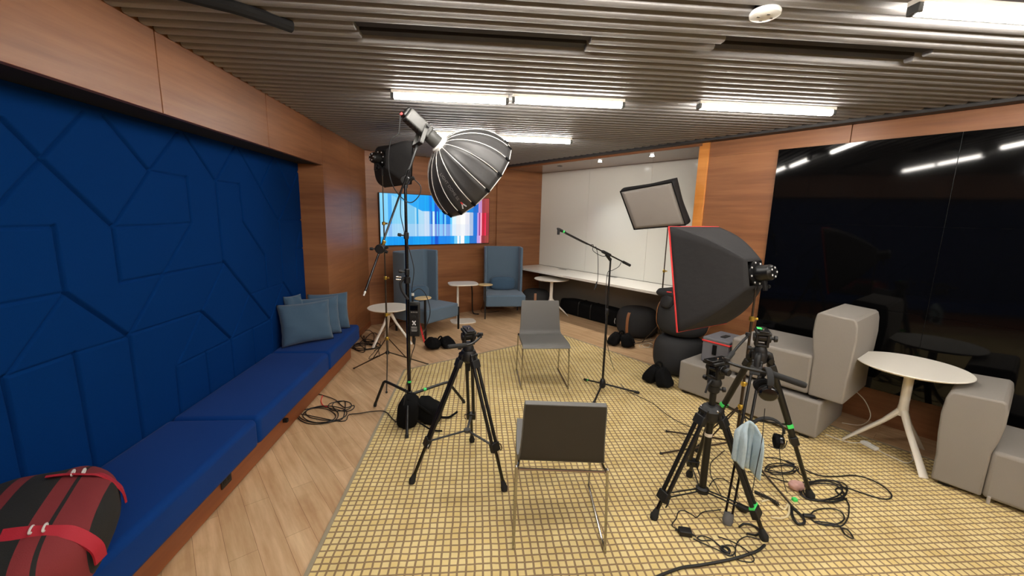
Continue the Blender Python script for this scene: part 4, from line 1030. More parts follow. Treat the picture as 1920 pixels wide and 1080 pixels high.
mb = MB(); ce = apex+ax*(Ld-.02); mb.grid(lambda u, v: ce+(xx*math.cos(2*PI*u)+yy*math.sin(2*PI*u))*(Rr*.96*max(v, .001)), 32, 4); mb.build('diffuser', 'diffuser_cloth', t, solid=.002)
mb = MB(); mb.lathe([(.06, -.03), (.078, -.02), (.082, .012), (.07, .022)], apex, ax=ax, n=28); mb.build('speed_ring', 'rib_silver', t)
bx, by, _ = frame_from(ax, (0, 0, 1))
mb = MB(); mb.lathe([(.045, -.14), (.058, -.13), (.06, -.04), (.052, -.02)], apex, ax=ax, n=28); mb.build('lamp_nose', 'lamp_body', t)
Mx = Matrix(((bx.x, by.x, ax.x, apex.x), (bx.y, by.y, ax.y, apex.y), (bx.z, by.z, ax.z, apex.z), (0, 0, 0, 1)))
mb = MB(); mb.box((-.05, -.055, -.36), (.055, .055, -.13), Mx); bd = mb.build('lamp_body', 'lamp_body', t, bevel=.014, seg=3)
for k in range(6):
    mb = MB(); mb.box((-.053, -.04, -.34+.03*k), (-.049, .04, -.33+.03*k), Mx); mb.build('cooling_slot', 'black_plastic', bd)
mb = MB(); mb.box((-.04, -.046, -.385), (.045, .046, -.36), Mx); mb.build('rear_cap', 'black_plastic', t, bevel=.01)
mb = MB(); mb.cyl(Mx @ V((-.03, 0, -.385)), Mx @ V((-.03, 0, -.40)), .012); mb.build('power_socket', 'red_trim', t)
# yoke
ypiv = Mx @ V((0, 0, -.19)); dn = (gh-ypiv).normalized()
side = ax.cross(dn).normalized()
for k in (-1, 1):
    mb = MB(); mb.bar(ypiv+side*.067*k-dn*.02, ypiv+side*.067*k+dn*.15, .034, .009, side); mb.build('yoke_arm', 'lamp_grey', t, bevel=.003)
    knob('yoke_knob', ypiv+side*.07*k, ypiv+side*.098*k, .016, t)
mb = MB(); mb.bar(ypiv-side*.07+dn*.15, ypiv+side*.07+dn*.15, .034, .014, dn); mb.build('yoke_base', 'black_metal', t, bevel=.004)
mb = MB(); mb.tube([ypiv+dn*.15, ypiv.lerp(gh, .75), gh+V((0, 0, .03))], .012, 10); mb.build('mount_pin', 'black_metal', t)
# lettering on one panel: chevron mark and faint line of text
def on_dome(i_f, v, off=.004):
    a = 2*PI*i_f/NR; i0 = math.floor(i_f); u = i_f-i0
    p = dome(2*PI*i0/NR, v).lerp(dome(2*PI*(i0+1)/NR, v), u); nr = (p-(apex+ax*Ld*.75)).normalized(); return p, nr
def near_panel():
    best = None
    for i in range(NR):
        p, _ = on_dome(i+.5, .85); q = p-CAMP; z = q.dot(FWD); sx = 960+F_PX*q.dot(RGT)/z; sy = 540-F_PX*q.dot(UPV)/z
        d = math.hypot(sx-862, sy-388)
        if best is None or d < best[0]: best = (d, i)
    return best[1]
pi_ = near_panel()
a0_, nn = on_dome(pi_+.5, .90); a1_, _ = on_dome(pi_+.5, .40)
xd = (a0_-a1_).normalized(); nrm = nn-xd*nn.dot(xd); nrm.normalize(); yd = nrm.cross(xd)
fc = bpy.data.curves.new('lettering', 'FONT'); fc.body = 'LIGHT DOME SE'; fc.size = .036; fc.extrude = .0004; fc.align_x = 'RIGHT'; fc.align_y = 'CENTER'
_tmp = bpy.data.objects.new('lettering_curve', fc); COL.objects.link(_tmp); bpy.context.view_layer.update()
_me = bpy.data.meshes.new_from_object(_tmp.evaluated_get(bpy.context.evaluated_depsgraph_get())); bpy.data.objects.remove(_tmp)
_me.materials.clear(); _me.materials.append(MATS['print_grey'])
fo = bpy.data.objects.new('lettering', _me); COL.objects.link(fo)
base = on_dome(pi_+.5, .80)[0]+nrm*.006
# text runs from the rim back towards the lamp, upside down as in the photo
xt = xd; yt = nrm.cross(xt)
Mt = Matrix(((xt.x, yt.x, nrm.x, base.x), (xt.y, yt.y, nrm.y, base.y), (xt.z, yt.z, nrm.z, base.z), (0, 0, 0, 1)))
fo.parent = t; fo.matrix_basis = MW[t.name].inverted() @ Mt
lg0 = on_dome(pi_+.5, .90)[0]+nrm*.005
mb = MB(); mb.bar(lg0-xd*.02, lg0+xd*.022+yd*.022, .011, .002, nrm); mb.build('logo_stroke', 'print_white', t)
mb = MB(); mb.bar(lg0-xd*.02, lg0+xd*.022-yd*.022, .011, .002, nrm); mb.build('logo_stroke', 'print_white', t)
mb = MB(); mb.bar(lg0-xd*.034-yd*.004, lg0-xd*.008+yd*.004, .012, .003, nrm); mb.build('logo_mark', 'red_trim', t)

# controller box hanging on the tall stand
t = thing('light_controller', 'black light controller box hanging on the tall black stand', 'controller', s1+V((.05, -.03, .75)), math.radians(-4))
mb = MB(); mb.box((-.03, -.035, .0), (.055, .02, .285)); bd = mb.build('body', 'black_plastic', t, world=False, bevel=.006)
mb = MB(); mb.box((-.018, -.0362, .225), (.045, -.035, .265)); mb.build('display', 'screen_glass', bd, world=False)
mb = MB(); mb.box((-.02, -.03, .285), (.05, .015, .296)); mb.build('top_cap', 'lamp_grey', t, world=False, bevel=.003)
for a in (-1, 1):
    mb = MB(); mb.bar((.013-.013*a, -.0365, .10), (.013+.013*a, -.0365, .135), .009, .0015, (0, -1, 0)); mb.build('cross_mark', 'print_white', bd, world=False)
for z, w_ in ((.083, .024), (.073, .024), (.058, .026), (.048, .022)):
    mb = MB(); mb.box((.013-w_, -.0366, z-.0035), (.013+w_, -.035, z+.0035)); mb.build('print_line', 'print_grey', bd, world=False)
for k in range(4):
    mb = MB(); mb.box((-.012+k*.015, -.0366, .206), (-.003+k*.015, -.035, .214)); mb.build('button', 'print_grey', bd, world=False)
mb = MB(); mb.cyl((.015, -.037, .175), (.015, -.048, .175), .014); mb.build('dial', 'rubber', bd, world=False)
mb = MB(); mb.cyl((.0, -.01, .296), (.0, -.01, .345), .009); mb.build('plug', 'black_plastic', t, world=False)
mb = MB(); mb.cyl((.0, -.01, .345), (.0, -.01, .365), .012); mb.build('plug_collar', 'rib_silver', t, world=False)
mb = MB(); mb.tube([(.0, 0, .0), (.0, 0, -.05), (.002, 0, -.08)], [.012, .014, .006], 10); mb.build('strain_relief', 'black_plastic', t, world=False)
# small cluster of clamps above it on the stand
t = thing('clamp', 'black cable clamp with chrome screws fixed to the tall stand above the controller', 'clamp', s1+V((0, 0, 1.2)))
mb = MB(); mb.lathe([(.018, 1.19), (.027, 1.195), (.027, 1.245), (.018, 1.25)], s1, n=14); mb.build('jaw', 'black_metal', t)
mb = MB(); mb.tube([s1+V((-.02, -.02, 1.24)), s1+V((-.05, -.03, 1.2)), s1+V((-.035, -.035, 1.13)), s1+V((.01, -.035, 1.06))], .011, 8, sm=3); mb.build('arm', 'black_plastic', t)
for dz in (0, .022): mb = MB(); mb.cyl(s1+V((-.045, -.02, 1.225+dz)), s1+V((-.085, -.03, 1.23+dz)), .007); mb.build('screw', 'chrome', t)

# --- microphone boom stand
sm = V((1.285, 3.905, 0))
t = thing('microphone_stand', 'black boom microphone stand on the rug facing the whiteboard', 'microphone stand', (sm.x, sm.y, RZ))
mb = MB(); mb.lathe([(.02, .06), (.03, .07), (.032, .12), (.02, .15), (.012, .16)], sm, n=16); mb.build('base_hub', 'black_plastic', t)
for f, tp in ((G(1096, 715), 1), (G(1197, 740), 0), (G(1112, 762), 0)):
    f = V((f.x, f.y, RZ+.014)); a = sm+V((0, 0, .105)); mb = MB(); mb.cyl(a, f, .0095, n=10); lg = mb.build('leg', 'black_metal', t); d = (f-a).normalized()
    mb = MB(); mb.cyl(f-d*.045, f+d*.005, .0135, n=10); mb.build('rubber_foot', 'rubber', lg)
    if tp: mb = MB(); mb.cyl(f-d*.075, f-d*.06, .0115, n=10); mb.build('tape_mark', 'green_tape', lg)
mb = MB(); mb.cyl(sm+V((0, 0, .14)), sm+V((0, 0, .86)), .0115); mb.build('lower_pole', 'black_metal', t)
mb = MB(); mb.lathe([(.0125, .82), (.018, .83), (.018, .88), (.012, .89)], sm, n=14); mb.build('clutch', 'black_plastic', t)
mb = MB(); mb.cyl(sm+V((0, 0, .86)), sm+V((0, 0, 1.39)), .0085); mb.build('upper_pole', 'black_metal', t)
bA = D(1052, 432, 3.72); bB = D(1180, 497, 4.12)
piv = bB.lerp(bA, .36)
mb = MB(); mb.cyl(bB, bA, .0072, n=10); bo = mb.build('boom', 'black_metal', t)
db = (bA-bB).normalized()
mb = MB(); mb.cyl(bB-db*.01, bB+db*.09, .0135, n=12); mb.build('counterweight', 'rubber', bo)
mb = MB(); mb.bar(piv-db*.055, piv+db*.055, .026, .028); mb.build('boom_clamp', 'black_plastic', bo, bevel=.006)
mb = MB(); mb.tube([piv+V((0, 0, -.01)), sm+V((0, 0, 1.37))], .016, 10); mb.build('swivel', 'black_plastic', t)
mb = MB(); mb.cyl(bA-db*.035, bA-db*.015, .0125, n=12); mb.build('tape_mark', 'green_tape', bo)
mb = MB(); q = bA+db*.0; mb.tube([bA-db*.05, bA, bA+db*.03, bA+db*.045], [.010, .014, .012, .008], 12); ho = mb.build('shock_mount', 'black_plastic', bo)
mb = MB(); mb.tube([bA+db*.025+V((0, 0, .01)), bA+db*.03+V((0, 0, -.05))], [.014, .011], 12); mb.build('microphone_clip', 'black_plastic', ho)

# --- headphones
def headphones(lab, top, size, side, flat, cuprot=0.0):
    """hanging from the band: top point, side = direction between the cups"""
    top = V(top); side = V(side).normalized(); flat = V(flat).normalized(); dn = (V((0, 0, -1))+flat*.0).normalized()
    t = thing('headphones', lab, 'headphones', top, 0, 'black headphones')
    W_ = size; mb = MB(); pts = []
    for k in range(13):
        a = PI*k/12; pts.append(top+side*(math.cos(a)*W_*.5)+V((0, 0, -W_*.45))+V((0, 0, 1))*math.sin(a)*W_*.45)
    vs = []
    for p in pts:
        o_ = (p-(top+V((0, 0, -W_*.45)))).normalized()
        for q in (-.014, .014):
            for r_ in (0, .009): vs.append(p+flat*q+o_*r_)
    fs = []
    for i in range(12):
        a = i*4; b = a+4; fs += [(a, a+1, b+1, b), (a+2, b+2, b+3, a+3), (a, b, b+2, a+2), (a+1, a+3, b+3, b+1)]
    fs += [(0, 2, 3, 1), (48, 49, 51, 50)]
    mb.add(vs, fs); mb.build('headband', 'rubber', t, bevel=.002)
    for k in (-1, 1):
        c = top+side*(k*W_*.42)+V((0, 0, -W_*.80)); nx = -side*k
        mb = MB(); mb.bar(top+side*(k*W_*.5)+V((0, 0, -W_*.42)), c-nx*.012+V((0, 0, .03)), .016, .005, side); mb.build('yoke', 'black_metal', t)
        mb = MB(); mb.lathe([(.01, -.022), (.034, -.018), (.042, -.008), (.042, .004)], c, ax=nx, n=24, sx=1.0, sy=.85); cu = mb.build('ear_cup', 'black_gloss', t)
        mb = MB(); mb.lathe([(.036, .004), (.043, .008), (.041, .022), (.028, .026), (.02, .016)], c, ax=nx, n=24, sy=.85); mb.build('ear_pad', 'black_cloth', cu)
    return t
headphones('black over-ear headphones hanging from the pan handle below the tripod head', D(1440, 693, 1.99), .125, (.38, .92, 0), (.92, -.38, 0))
headphones('black headphones hanging lower on the right leg of the taller tripod', D(1442, 786, 2.16), .14, (.86, -.4, .0), (.4, .86, 0))

# --- towel over the twin leg
t0 = D(1404, 792, 2.02)
mb = MB()
def tw(u, v):
    a = 2*u-1; drop = .25*v*(1-.12*abs(a)+.14*a); wd = .03+.03*min(1, v*5)
    return V((t0.x, t0.y, t0.z))+V((.93, -.25, 0))*(a*wd)+V((.25, .93, 0))*(.034*math.sin(4.3*a+.6)*min(1, v*3)+.022*math.cos(10*a)*min(1, v*2)-.008)+V((0, 0, .01-drop-.02*a*a))
mb.grid(tw, 30, 20)
tag(mb.build('towel', 'towel', solid=.009, angle=80), 'pale blue grey towel hanging on the twin tube leg of the taller tripod', 'towel')
mb = MB()
def tw2(u, v):
    a = 2*u-1; return V((t0.x-.035, t0.y+.03, t0.z))+V((.93, -.25, 0))*(a*(.02+.035*v))+V((.25, .93, 0))*(.012*math.sin(5*a))+V((0, 0, -.01-.44*v+.03*a))

# ================================================================== BAGS AND SMALL THINGS
def lump(mb, c, r, e=.8, M=None, seed=0, amp=.12, flat=True, nu=36, nv=20):
    rnd = random.Random(seed); ph = [rnd.uniform(0, 6.3) for _ in range(8)]
    def f(p):
        q = V((p.x/r[0], p.y/r[1], p.z/r[2]))
        k = 1+amp*(math.sin(3.1*q.x+ph[0])*math.cos(2.7*q.y+ph[1])+.6*math.sin(5.3*q.y+ph[2]+2*q.z)*math.cos(4.1*q.x+ph[3])+.35*math.sin(9*q.x+6*q.z+ph[4]))
        p = p*k
        if flat and p.z < -r[2]*.92: p.z = -r[2]*.92
        return p
    return mb.sup((0, 0, 0) if False else c, r, e, M, nu, nv, f)
def sandbag(loc, rz, lab, w=.17, L=.26, h=.075, seed=0, hang=0.0, group='black sandbags'):
    t = thing('sandbag', lab, 'sandbag', loc, rz, group)
    for k in (-1, 1):
        M = Matrix.Rotation(-k*.28, 4, 'Y'); mb = MB()
        lump(mb, V((k*w*.56, 0, h*.92)), (w*.52, L*.5, h), .62, M, seed+k, .07)
        lo_ = min(v.z for v in mb.v)
        hz = max(v.z for v in mb.v)-lo_
        for v in mb.v:
            v.z -= lo_; q = v.z/hz; cx0 = k*w*.56; v.x = cx0*(1.12-.45*q)+(v.x-cx0)*(1.2-.5*q); v.y *= 1.18-.45*q; v.z = max(v.z, .001)
        mb.build('pocket', 'black_cloth', t, world=False, angle=80)
    mb = MB(); mb.tube([(-w*.25, -.03, h*1.6), (-w*.1, -.02, h*2.4), (w*.1, .02, h*2.4), (w*.25, .03, h*1.6)], .011, 8, sm=4); mb.build('strap', 'black_cloth', t, world=False)
    return t
p = G(824, 655); sandbag((p.x, p.y+.08, .001), .35, 'black sandbag lying on the wood floor behind the tripod left of the grey chairs', w=.20, L=.26, seed=3, h=.06)
p = G(1170, 650); sandbag((p.x-.03, p.y+.06, .001), -.5, 'black sandbag on the wood floor in front of the pouf by the long black bag', w=.17, L=.24, seed=8, h=.085)
sandbag((1.96, 4.10, RZ+.001), -1.0, 'black sandbag squeezed between the stacked poufs and the grey ottoman', w=.135, L=.19, seed=12, h=.10)
# big sandbag on the leg of the tall stand
t = thing('sandbag', 'large black saddle sandbag draped over the leg of the tall black stand', 'sandbag', s1+V((.05, -.15, RZ)), 0, 'black sandbags')
mb = MB(); lump(mb, s1+V((.02, -.17, .13)), (.085, .11, .14), .7, Matrix.Rotation(.12, 4, 'Y'), 21, .06)
for v in mb.v: v.z = max(v.z, RZ+.001)
mb.build('pocket', 'black_cloth', t, angle=80)
mb = MB(); lump(mb, s1+V((.17, -.10, .10)), (.13, .10, .10), .7, Matrix.Rotation(.55, 4, 'Y'), 25, .07)
for v in mb.v: v.z = max(v.z, RZ+.001)
mb.build('pocket', 'black_cloth', t, angle=80)
mb = MB(); mb.tube([s1+V((.02, -.22, .26)), s1+V((.12, -.22, .2)), s1+V((.22, -.18, .10)), s1+V((.33, -.10, .03)), s1+V((.39, -.04, .03)), s1+V((.42, -.03, .05))], .010, 8, sm=4); mb.build('strap', 'black_cloth', t)
mb = MB(); mb.tube([s1+V((.10, -.28, .10)), s1+V((.22, -.30, .03)), s1+V((.31, -.31, .022))], .007, 8, sm=4); mb.build('strap', 'black_cloth', t)

# long equipment bag on the floor
a = BR(3.38, -.92); b = BR(3.38, -2.34)
t = thing('equipment_bag', 'long black equipment bag lying on the floor under the white counter', 'bag', a.lerp(b, .5), TH)
M = RB.to_3x3().to_4x4(); mb = MB(); lump(mb, a.lerp(b, .5)+V((0, 0, .14)), (.125, .72, .145), .35, M, 31, .03, nu=48)
for v in mb.v: v.z = max(v.z, .001)
mb.build('body', 'black_cloth', t, angle=80)
for f_ in (.35, .55):
    q = a.lerp(b, f_); mb = MB(); mb.tube([q-BD*.132+V((0, 0, .03)), q-BD*.136+V((0, 0, .2)), q-BD*.10+V((0, 0, .287)), q+BD*.08+V((0, 0, .285))], .012, 8, sm=3); mb.build('strap', 'black_metal', t)
q = a.lerp(b, .93); mb = MB(); mb.tube([q-BD*.136+V((0, 0, .07)), q-BD*.15+V((0, 0, .11)), q-BD*.136+V((0, 0, .16))], .006, 8, sm=3); mb.build('buckle', 'rib_silver', t)

# black bag with red piping on the stacked poufs and a blue jacket behind
pc = V((2.395, 4.50, .884))
t = thing('camera_bag', 'black bag with dark red piping lying on top of the stacked poufs', 'bag', pc)
mb = MB(); lump(mb, pc+V((-.03, .02, .055)), (.27, .19, .055), .5, Matrix.Rotation(.3, 4, 'Z'), 41, .05)
for v in mb.v: v.z = max(v.z, .885)
mb.build('body', 'softbox_cloth', t, angle=80)
mb = MB(); mb.tube([pc+V((-.28, -.10, .09)), pc+V((-.18, -.15, .085)), pc+V((.0, -.16, .06))], .006, 8, sm=3); mb.build('piping', 'red_trim', t)
mb = MB(); lump(mb, pc+V((-.245, -.06, -.02)), (.05, .10, .09), .7, Matrix.Rotation(.3, 4, 'Y'), 45, .07, flat=False); mb.build('flap', 'softbox_cloth', t, angle=80)
t = thing('jacket', 'dark blue quilted jacket bunched up on the black bag beside the red-edged softbox', 'jacket', pc+V((.02, .03, .115)))
mb = MB()
for k, (z, r_) in enumerate(((.17, .115), (.245, .10), (.32, .078), (.39, .05))):
    lump(mb, pc+V((.03+.004*k, .04, z)), (r_, r_*.8, .052), .8, Matrix.Rotation(.05, 4, 'Y'), 51+k, .05, flat=False, nu=28, nv=12)
mb = MB(); prof = [(.10, .115), (.125, .14), (.122, .18), (.105, .20), (.112, .225), (.10, .262), (.082, .28), (.088, .30), (.072, .345), (.056, .36), (.05, .39), (.02, .415)]
mb.lathe(prof, pc+V((.04, .04, .0)), n=28, sy=.8)
mb.build('body', 'denim_blue', t, angle=80)
mb = MB(); mb.tube([pc+V((.04, .03, .41)), pc+V((.035, .02, .43))], .016, 8); mb.build('collar', 'black_cloth', t)

# backpack on the bench
bc = V((-1.63, 1.43, .452)); t = thing('backpack', 'red and black backpack lying on the blue bench in the near left corner', 'backpack', bc, math.radians(28))
mb = MB()
def fb(p):
    q = V((p.x/.27, p.y/.36, 0)); tz = 1-.18*max(0, q.y)**2
    return V((p.x*(1-.16*max(0, p.y/.36)**2), p.y, (p.z*tz if p.z > 0 else p.z*.95)+.005*math.sin(30*p.x)*math.cos(9*p.y)))
mb.sup((0, -.03, .145), (.27, .36, .145), .62, None, 48, 24, fb)
lo_ = min(v.z for v in mb.v)
for v in mb.v: v.z = v.z-lo_+.001
mb.build('body', 'backpack_bands', t, world=False, angle=80)
def bz(x, y):
    X = abs(x)/.27; Y = abs(y+.03)/.36
    k = 1-(X**(2/.62)+Y**(2/.62)); z = .138+.145*max(0, k)**(.31)
    return z-.02*max(0, (y/.36))
def bstrap(pts, wd, name, m='red_strap'):
    pts = smooth_path([V(p) for p in pts], 6); mb = MB(); vs = []
    for i, p in enumerate(pts):
        a = pts[max(0, i-1)]; b = pts[min(len(pts)-1, i+1)]; d = (b-a).normalized(); nr = V((p.x*1.2, p.y*.8, .16)).normalized(); s = d.cross(nr).normalized()
        for o_ in (0.0, .008):
            for w_ in (-wd/2, wd/2): vs.append(p+nr*o_+s*w_)
    n = len(pts); fs = []
    for i in range(n-1):
        a = i*4; b = a+4; fs += [(a, a+1, b+1, b), (a+2, b+2, b+3, a+3), (a, b, b+2, a+2), (a+1, a+3, b+3, b+1)]
    fs += [(0, 2, 3, 1), (4*n-4, 4*n-3, 4*n-1, 4*n-2)]
    mb.add(vs, fs); return mb.build(name, m, t, world=False)
def bp(x, y, o_=.006): return (x, y, bz(x, y)+o_)
for y_, x0_ in ((.13, .11), (-.22, .10)):
    bstrap([bp(x0_-.05, y_+.012), bp(x0_, y_), bp(.17, y_-.015, .004), bp(.215, y_-.02, .003), (.262, y_-.025, .18), (.268, y_-.02, .12)], .042, 'strap')
    for dx in (.022, .052):
        mb = MB(); c = V(bp(x0_+dx+.0, y_-.002, .016)); mb.tube([c+V((0, math.cos(a)*.019, math.sin(a)*.007)) for a in [2*PI*k/14 for k in range(14)]], .0035, 6, closed=True)
        mb.build('buckle_ring', 'rib_silver', t, world=False)
bstrap([bp(-.18, .02), bp(-.21, -.12), bp(-.15, -.16), bp(-.13, -.26)], .04, 'handle', 'black_cloth')

# ================================================================== CABLES
def cable(name, pts, r, lab, m='black_cable', sm=5, cat='cable', world=True, parent=None, closed=False, n=6):
    mb = MB(); mb.tube(pts, r, n, sm=sm, closed=closed); o = mb.build(name, m, parent)
    if lab: tag(o, lab, cat)
    return o
def fz(px, py): 
    p = G(px, py, 0); return (.0085 if (p.x > -.84 and (p-P0).dot(BD) < 2.2 and (p-P0).dot(RD) < -2.117) else .0)
def FP(lst, r, k=0.0):
    out = []
    for i, (a, b) in enumerate(lst):
        p = G(a, b, fz(a, b)+r+.001); p.z += k*(i % 3); out.append(p)
    return out
def loops(cx_, cy_, rx, ry, turns, a0=0, jit=.12, seed=0, n=10):
    rnd = random.Random(seed); out = []; ex = rnd.random()
    for i in range(int(turns*n)):
        a = a0+2*PI*i/n; k = 1+jit*math.sin(i*.9+seed)+jit*.5*math.cos(i*.37+2*seed)
        out.append((cx_+rx*k*math.cos(a)+rx*.12*math.sin(i*.21+seed), cy_+ry*k*math.sin(a)+ry*.15*math.cos(i*.17)))
    return out
r = .0042
pts = FP([(592, 738), (604, 741), (628, 750), (646, 764)]+loops(640, 762, 20, 9, 2, -.3, .15, 1)+loops(604, 778, 36, 14, 3.6, .2, .16, 3)+[(640, 790), (654, 778), (672, 776), (700, 771), (722, 772), (736, 786), (744, 791), (752, 786), (760, 776)], r, .002)
cable('power_cable', pts, r, 'black cable looped on the wood floor in front of the bench')
mb = MB(); mb.bar((-1.533, 3.20, .12), (-1.495, 3.20, .12), .03, .03); tag(mb.build('plug', 'black_plastic', bevel=.004), 'black plug pushed into the wooden bench front above the cable loops', 'plug')
cable('cable_tie', FP([(605, 741), (602, 752), (606, 760), (614, 763)], .004), .004, 'short red cable tie among the cable loops by the bench', 'red_trim')
# pile beside the low table
pts = FP(loops(688, 648, 20, 8, 2.5, .3, .2, 5)+loops(694, 634, 13, 10, 2.5, .9, .25, 7)+loops(684, 652, 24, 6, 2, 1.6, .2, 9), .005, .006)
cable('cable_coil', pts, .005, 'tangled pile of black cable on the floor behind the end of the bench')
pts = FP([(705, 655), (700, 662), (694, 668), (692, 673), (700, 671), (708, 667), (712, 668), (710, 655), (714, 640)], .0035)
cable('thin_cable', pts, .0035, 'thin black cable with a small connector below the low round table')
pts = FP([(712, 628), (735, 610), (752, 603), (775, 603), (800, 600), (812, 590)], .004)
cable('long_cable', pts, .004, 'black cable running along the floor behind the turned blue armchair')
# cable from lamp to controller
pts = [Mx @ V((-.03, 0, -.40)), D(747, 250, 3.30), D(733, 262, 3.28), D(728, 300, 3.26), D(732, 335, 3.26), D(745, 362, 3.3), D(768, 380, 3.35), D(785, 368, 3.35), D(789, 350, 3.36), D(776, 336, 3.36)]
cable('lamp_cable', pts, .0042, 'grey cable hanging in a loop from the back of the dome lamp', 'black_cable')
pts = [D(752, 360, 3.33), D(751, 400, 3.33), D(757, 430, 3.34), D(762, 452, 3.35), D(768, 470, 3.35), D(776, 505, 3.36), D(773, 535, 3.36), D(772, 548, 3.37)]
cable('hanging_cable', pts, .0035, 'black cable running down the tall stand into the controller')
pts = [D(773, 549, 3.37), D(785, 541, 3.39), D(797, 550, 3.4), D(805, 572, 3.42), D(806, 590, 3.44), D(800, 610, 3.46), D(793, 628, 3.45)]
cable('curved_cable', pts, .0035, 'black cable arching to the right out of the top of the controller')
pts = [D(779, 634, 3.36), D(777, 650, 3.36), D(772, 665, 3.36), D(768, 690, 3.35), D(763, 720, 3.34), D(757, 760, 3.32)]
cable('lower_cable', pts, .0035, 'black cable dropping from the bottom of the controller along the stand')
mb = MB(); a = G(787, 607, .32); a = D(786, 603, 6.05); b = D(796, 642, 5.75); mb.bar(a, b, .024, .003, (0, -1, 0)); tag(mb.build('red_ribbon', 'red_trim'), 'red ribbon tag hanging below the seat of the turned blue armchair', 'ribbon')
# microphone cable
pts = [bA-db*.05+V((0, 0, -.01)), D(1100, 458, 3.78), D(1112, 459, 3.83), D(1112, 470, 3.84), D(1128, 480, 3.9), D(1140, 479, 3.95)]
cable('boom_cable', pts, .003, 'thin black cable twisted along the microphone boom')
pts = [D(1117, 462, 3.82), D(1121, 480, 3.82), D(1121, 520, 3.82), D(1119, 532, 3.82)]
cable('cable_tail', pts, .003, 'thin black cable hanging straight down from the microphone boom')
mb = MB(); mb.tube([D(1119, 528, 3.82), D(1117, 538, 3.82), D(1114, 543, 3.82)], [.006, .009, .005], 8); tag(mb.build('connector', 'black_plastic'), 'small black connector at the end of the cable hanging from the boom', 'connector')
pts = [D(1165, 491, 4.05), D(1160, 500, 4.03), D(1148, 507, 4.0), D(1139, 513, 3.98), D(1136, 560, 3.98), D(1138, 640, 3.98)]+FP([(1152, 695), (1166, 722), (1180, 735), (1195, 742), (1225, 757), (1250, 777), (1275, 792), (1300, 802), (1330, 810)], .003)
cable('microphone_cable', pts, .003, 'thin black cable running down the microphone stand and across the rug')
# cluster of cables under the tripods
cable('loose_cable', FP([(1504, 877), (1516, 884), (1540, 892), (1570, 893), (1600, 891), (1630, 898), (1655, 911), (1671, 926), (1668, 935), (1648, 934), (1610, 922), (1585, 914), (1570, 915), (1568, 922), (1585, 935), (1592, 948)], .0045), .0045, 'black cable lying in one wide open loop on the rug at the right')
cable('cable_coil', FP(loops(1545, 922, 40, 19, 4.2, .5, .14, 2), .0045, .004), .0045, 'black cable coil on the rug beside the right tripod foot')
cable('cable_coil', FP([(1592, 946), (1590, 970), (1578, 987), (1558, 985)]+loops(1556, 968, 32, 16, 1.3, 1.2, .1, 4)+[(1570, 985), (1585, 1002), (1600, 1010), (1590, 995), (1578, 990), (1582, 1000)], .004, .002), .004, 'black cable loop trailing towards the camera from the big coil')
cable('cable_coil', FP(loops(1465, 880, 28, 8, 3, .2, .15, 6)+[(1500, 888), (1520, 900)], .004, .003), .004, 'small flat coil of black cable behind the hanging towel')
cable('signal_cable', FP([(1402, 884), (1420, 888), (1450, 896), (1475, 903), (1500, 905), (1525, 902)], .004), .004, 'black cable crossing the rug under the towel')
cable('jack_cable', FP([(1435, 858), (1455, 859), (1472, 864), (1485, 870)], .004), .004, 'short black cable with a thick connector behind the towel')
mb = MB(); q = FP([(1472, 864), (1490, 871)], .009); mb.tube([q[0], q[0].lerp(q[1], .3), q[1]], [.004, .009, .007], 8); tag(mb.build('connector', 'black_plastic'), 'thick black connector lying on the rug behind the towel', 'connector')
cable('white_cable', FP([(1428, 941), (1440, 938), (1455, 944), (1470, 955), (1478, 945), (1480, 955), (1476, 968), (1462, 972), (1446, 970)], .006), .006, 'cream coloured cable looped on the rug between the tripod feet', 'cream_cable')
q = FP([(1416, 923), (1430, 929), (1446, 937), (1460, 946)], .016); base_ = smooth_path(q, 30); hp = []
for i, p in enumerate(base_):
    a = 2*PI*i/5.0; hp.append(p+V((math.cos(a)*.006, math.sin(a)*.004, math.sin(a)*.011)))
cable('coiled_cord', hp, .0028, 'springy black coiled cord lying on the rug inside the tripod legs', sm=0)
cable('thick_cable', FP([(1434, 1022), (1420, 1033), (1395, 1042), (1370, 1049), (1340, 1055), (1310, 1060), (1280, 1064), (1250, 1074), (1225, 1084), (1200, 1092)], .0075), .0075, 'thick black cable leaving the photo at the bottom from the front tripod foot')
cable('adapter_cable', FP([(1276, 995), (1260, 985), (1268, 972), (1272, 960), (1282, 957), (1298, 965), (1306, 970), (1318, 960), (1340, 957), (1352, 955)], .003), .003, 'thin black cable wandering from the power adapter towards the tripod')
t = thing('power_adapter', 'black power adapter brick lying on the rug in front of the low tripod', 'power adapter', G(1284, 1002, RZ), math.radians(-14))
mb = MB(); mb.box((-.034, -.024, .001), (.034, .024, .032)); mb.build('body', 'black_plastic', t, world=False, bevel=.004)
mb = MB(); mb.tube([(.034, -.008, .014), (.055, -.016, .010)], [.006, .004], 8); mb.build('strain_relief', 'rubber', t, world=False)
mb = MB(); mb.tube([(-.034, .008, .014), (-.05, .014, .010)], [.006, .004], 8); mb.build('strain_relief', 'rubber', t, world=False)
cable('adapter_cable', FP([(1300, 1010), (1320, 1020), (1345, 1032), (1368, 1042), (1378, 1036), (1376, 1026), (1362, 1022), (1356, 1030), (1368, 1040), (1350, 1024), (1335, 1012), (1318, 1006), (1308, 1008), (1316, 1014), (1332, 1014)], .0035, .002), .0035, 'thin black cable bundle in front of the low tripod, left of the thick cable')
cable('adapter_cable', FP([(1346, 1006), (1370, 1014), (1395, 1028), (1412, 1044), (1412, 1053), (1398, 1053), (1380, 1046), (1382, 1018), (1400, 1006), (1425, 1012)], .003), .003, 'thin black cable loop under the front foot of the low tripod')
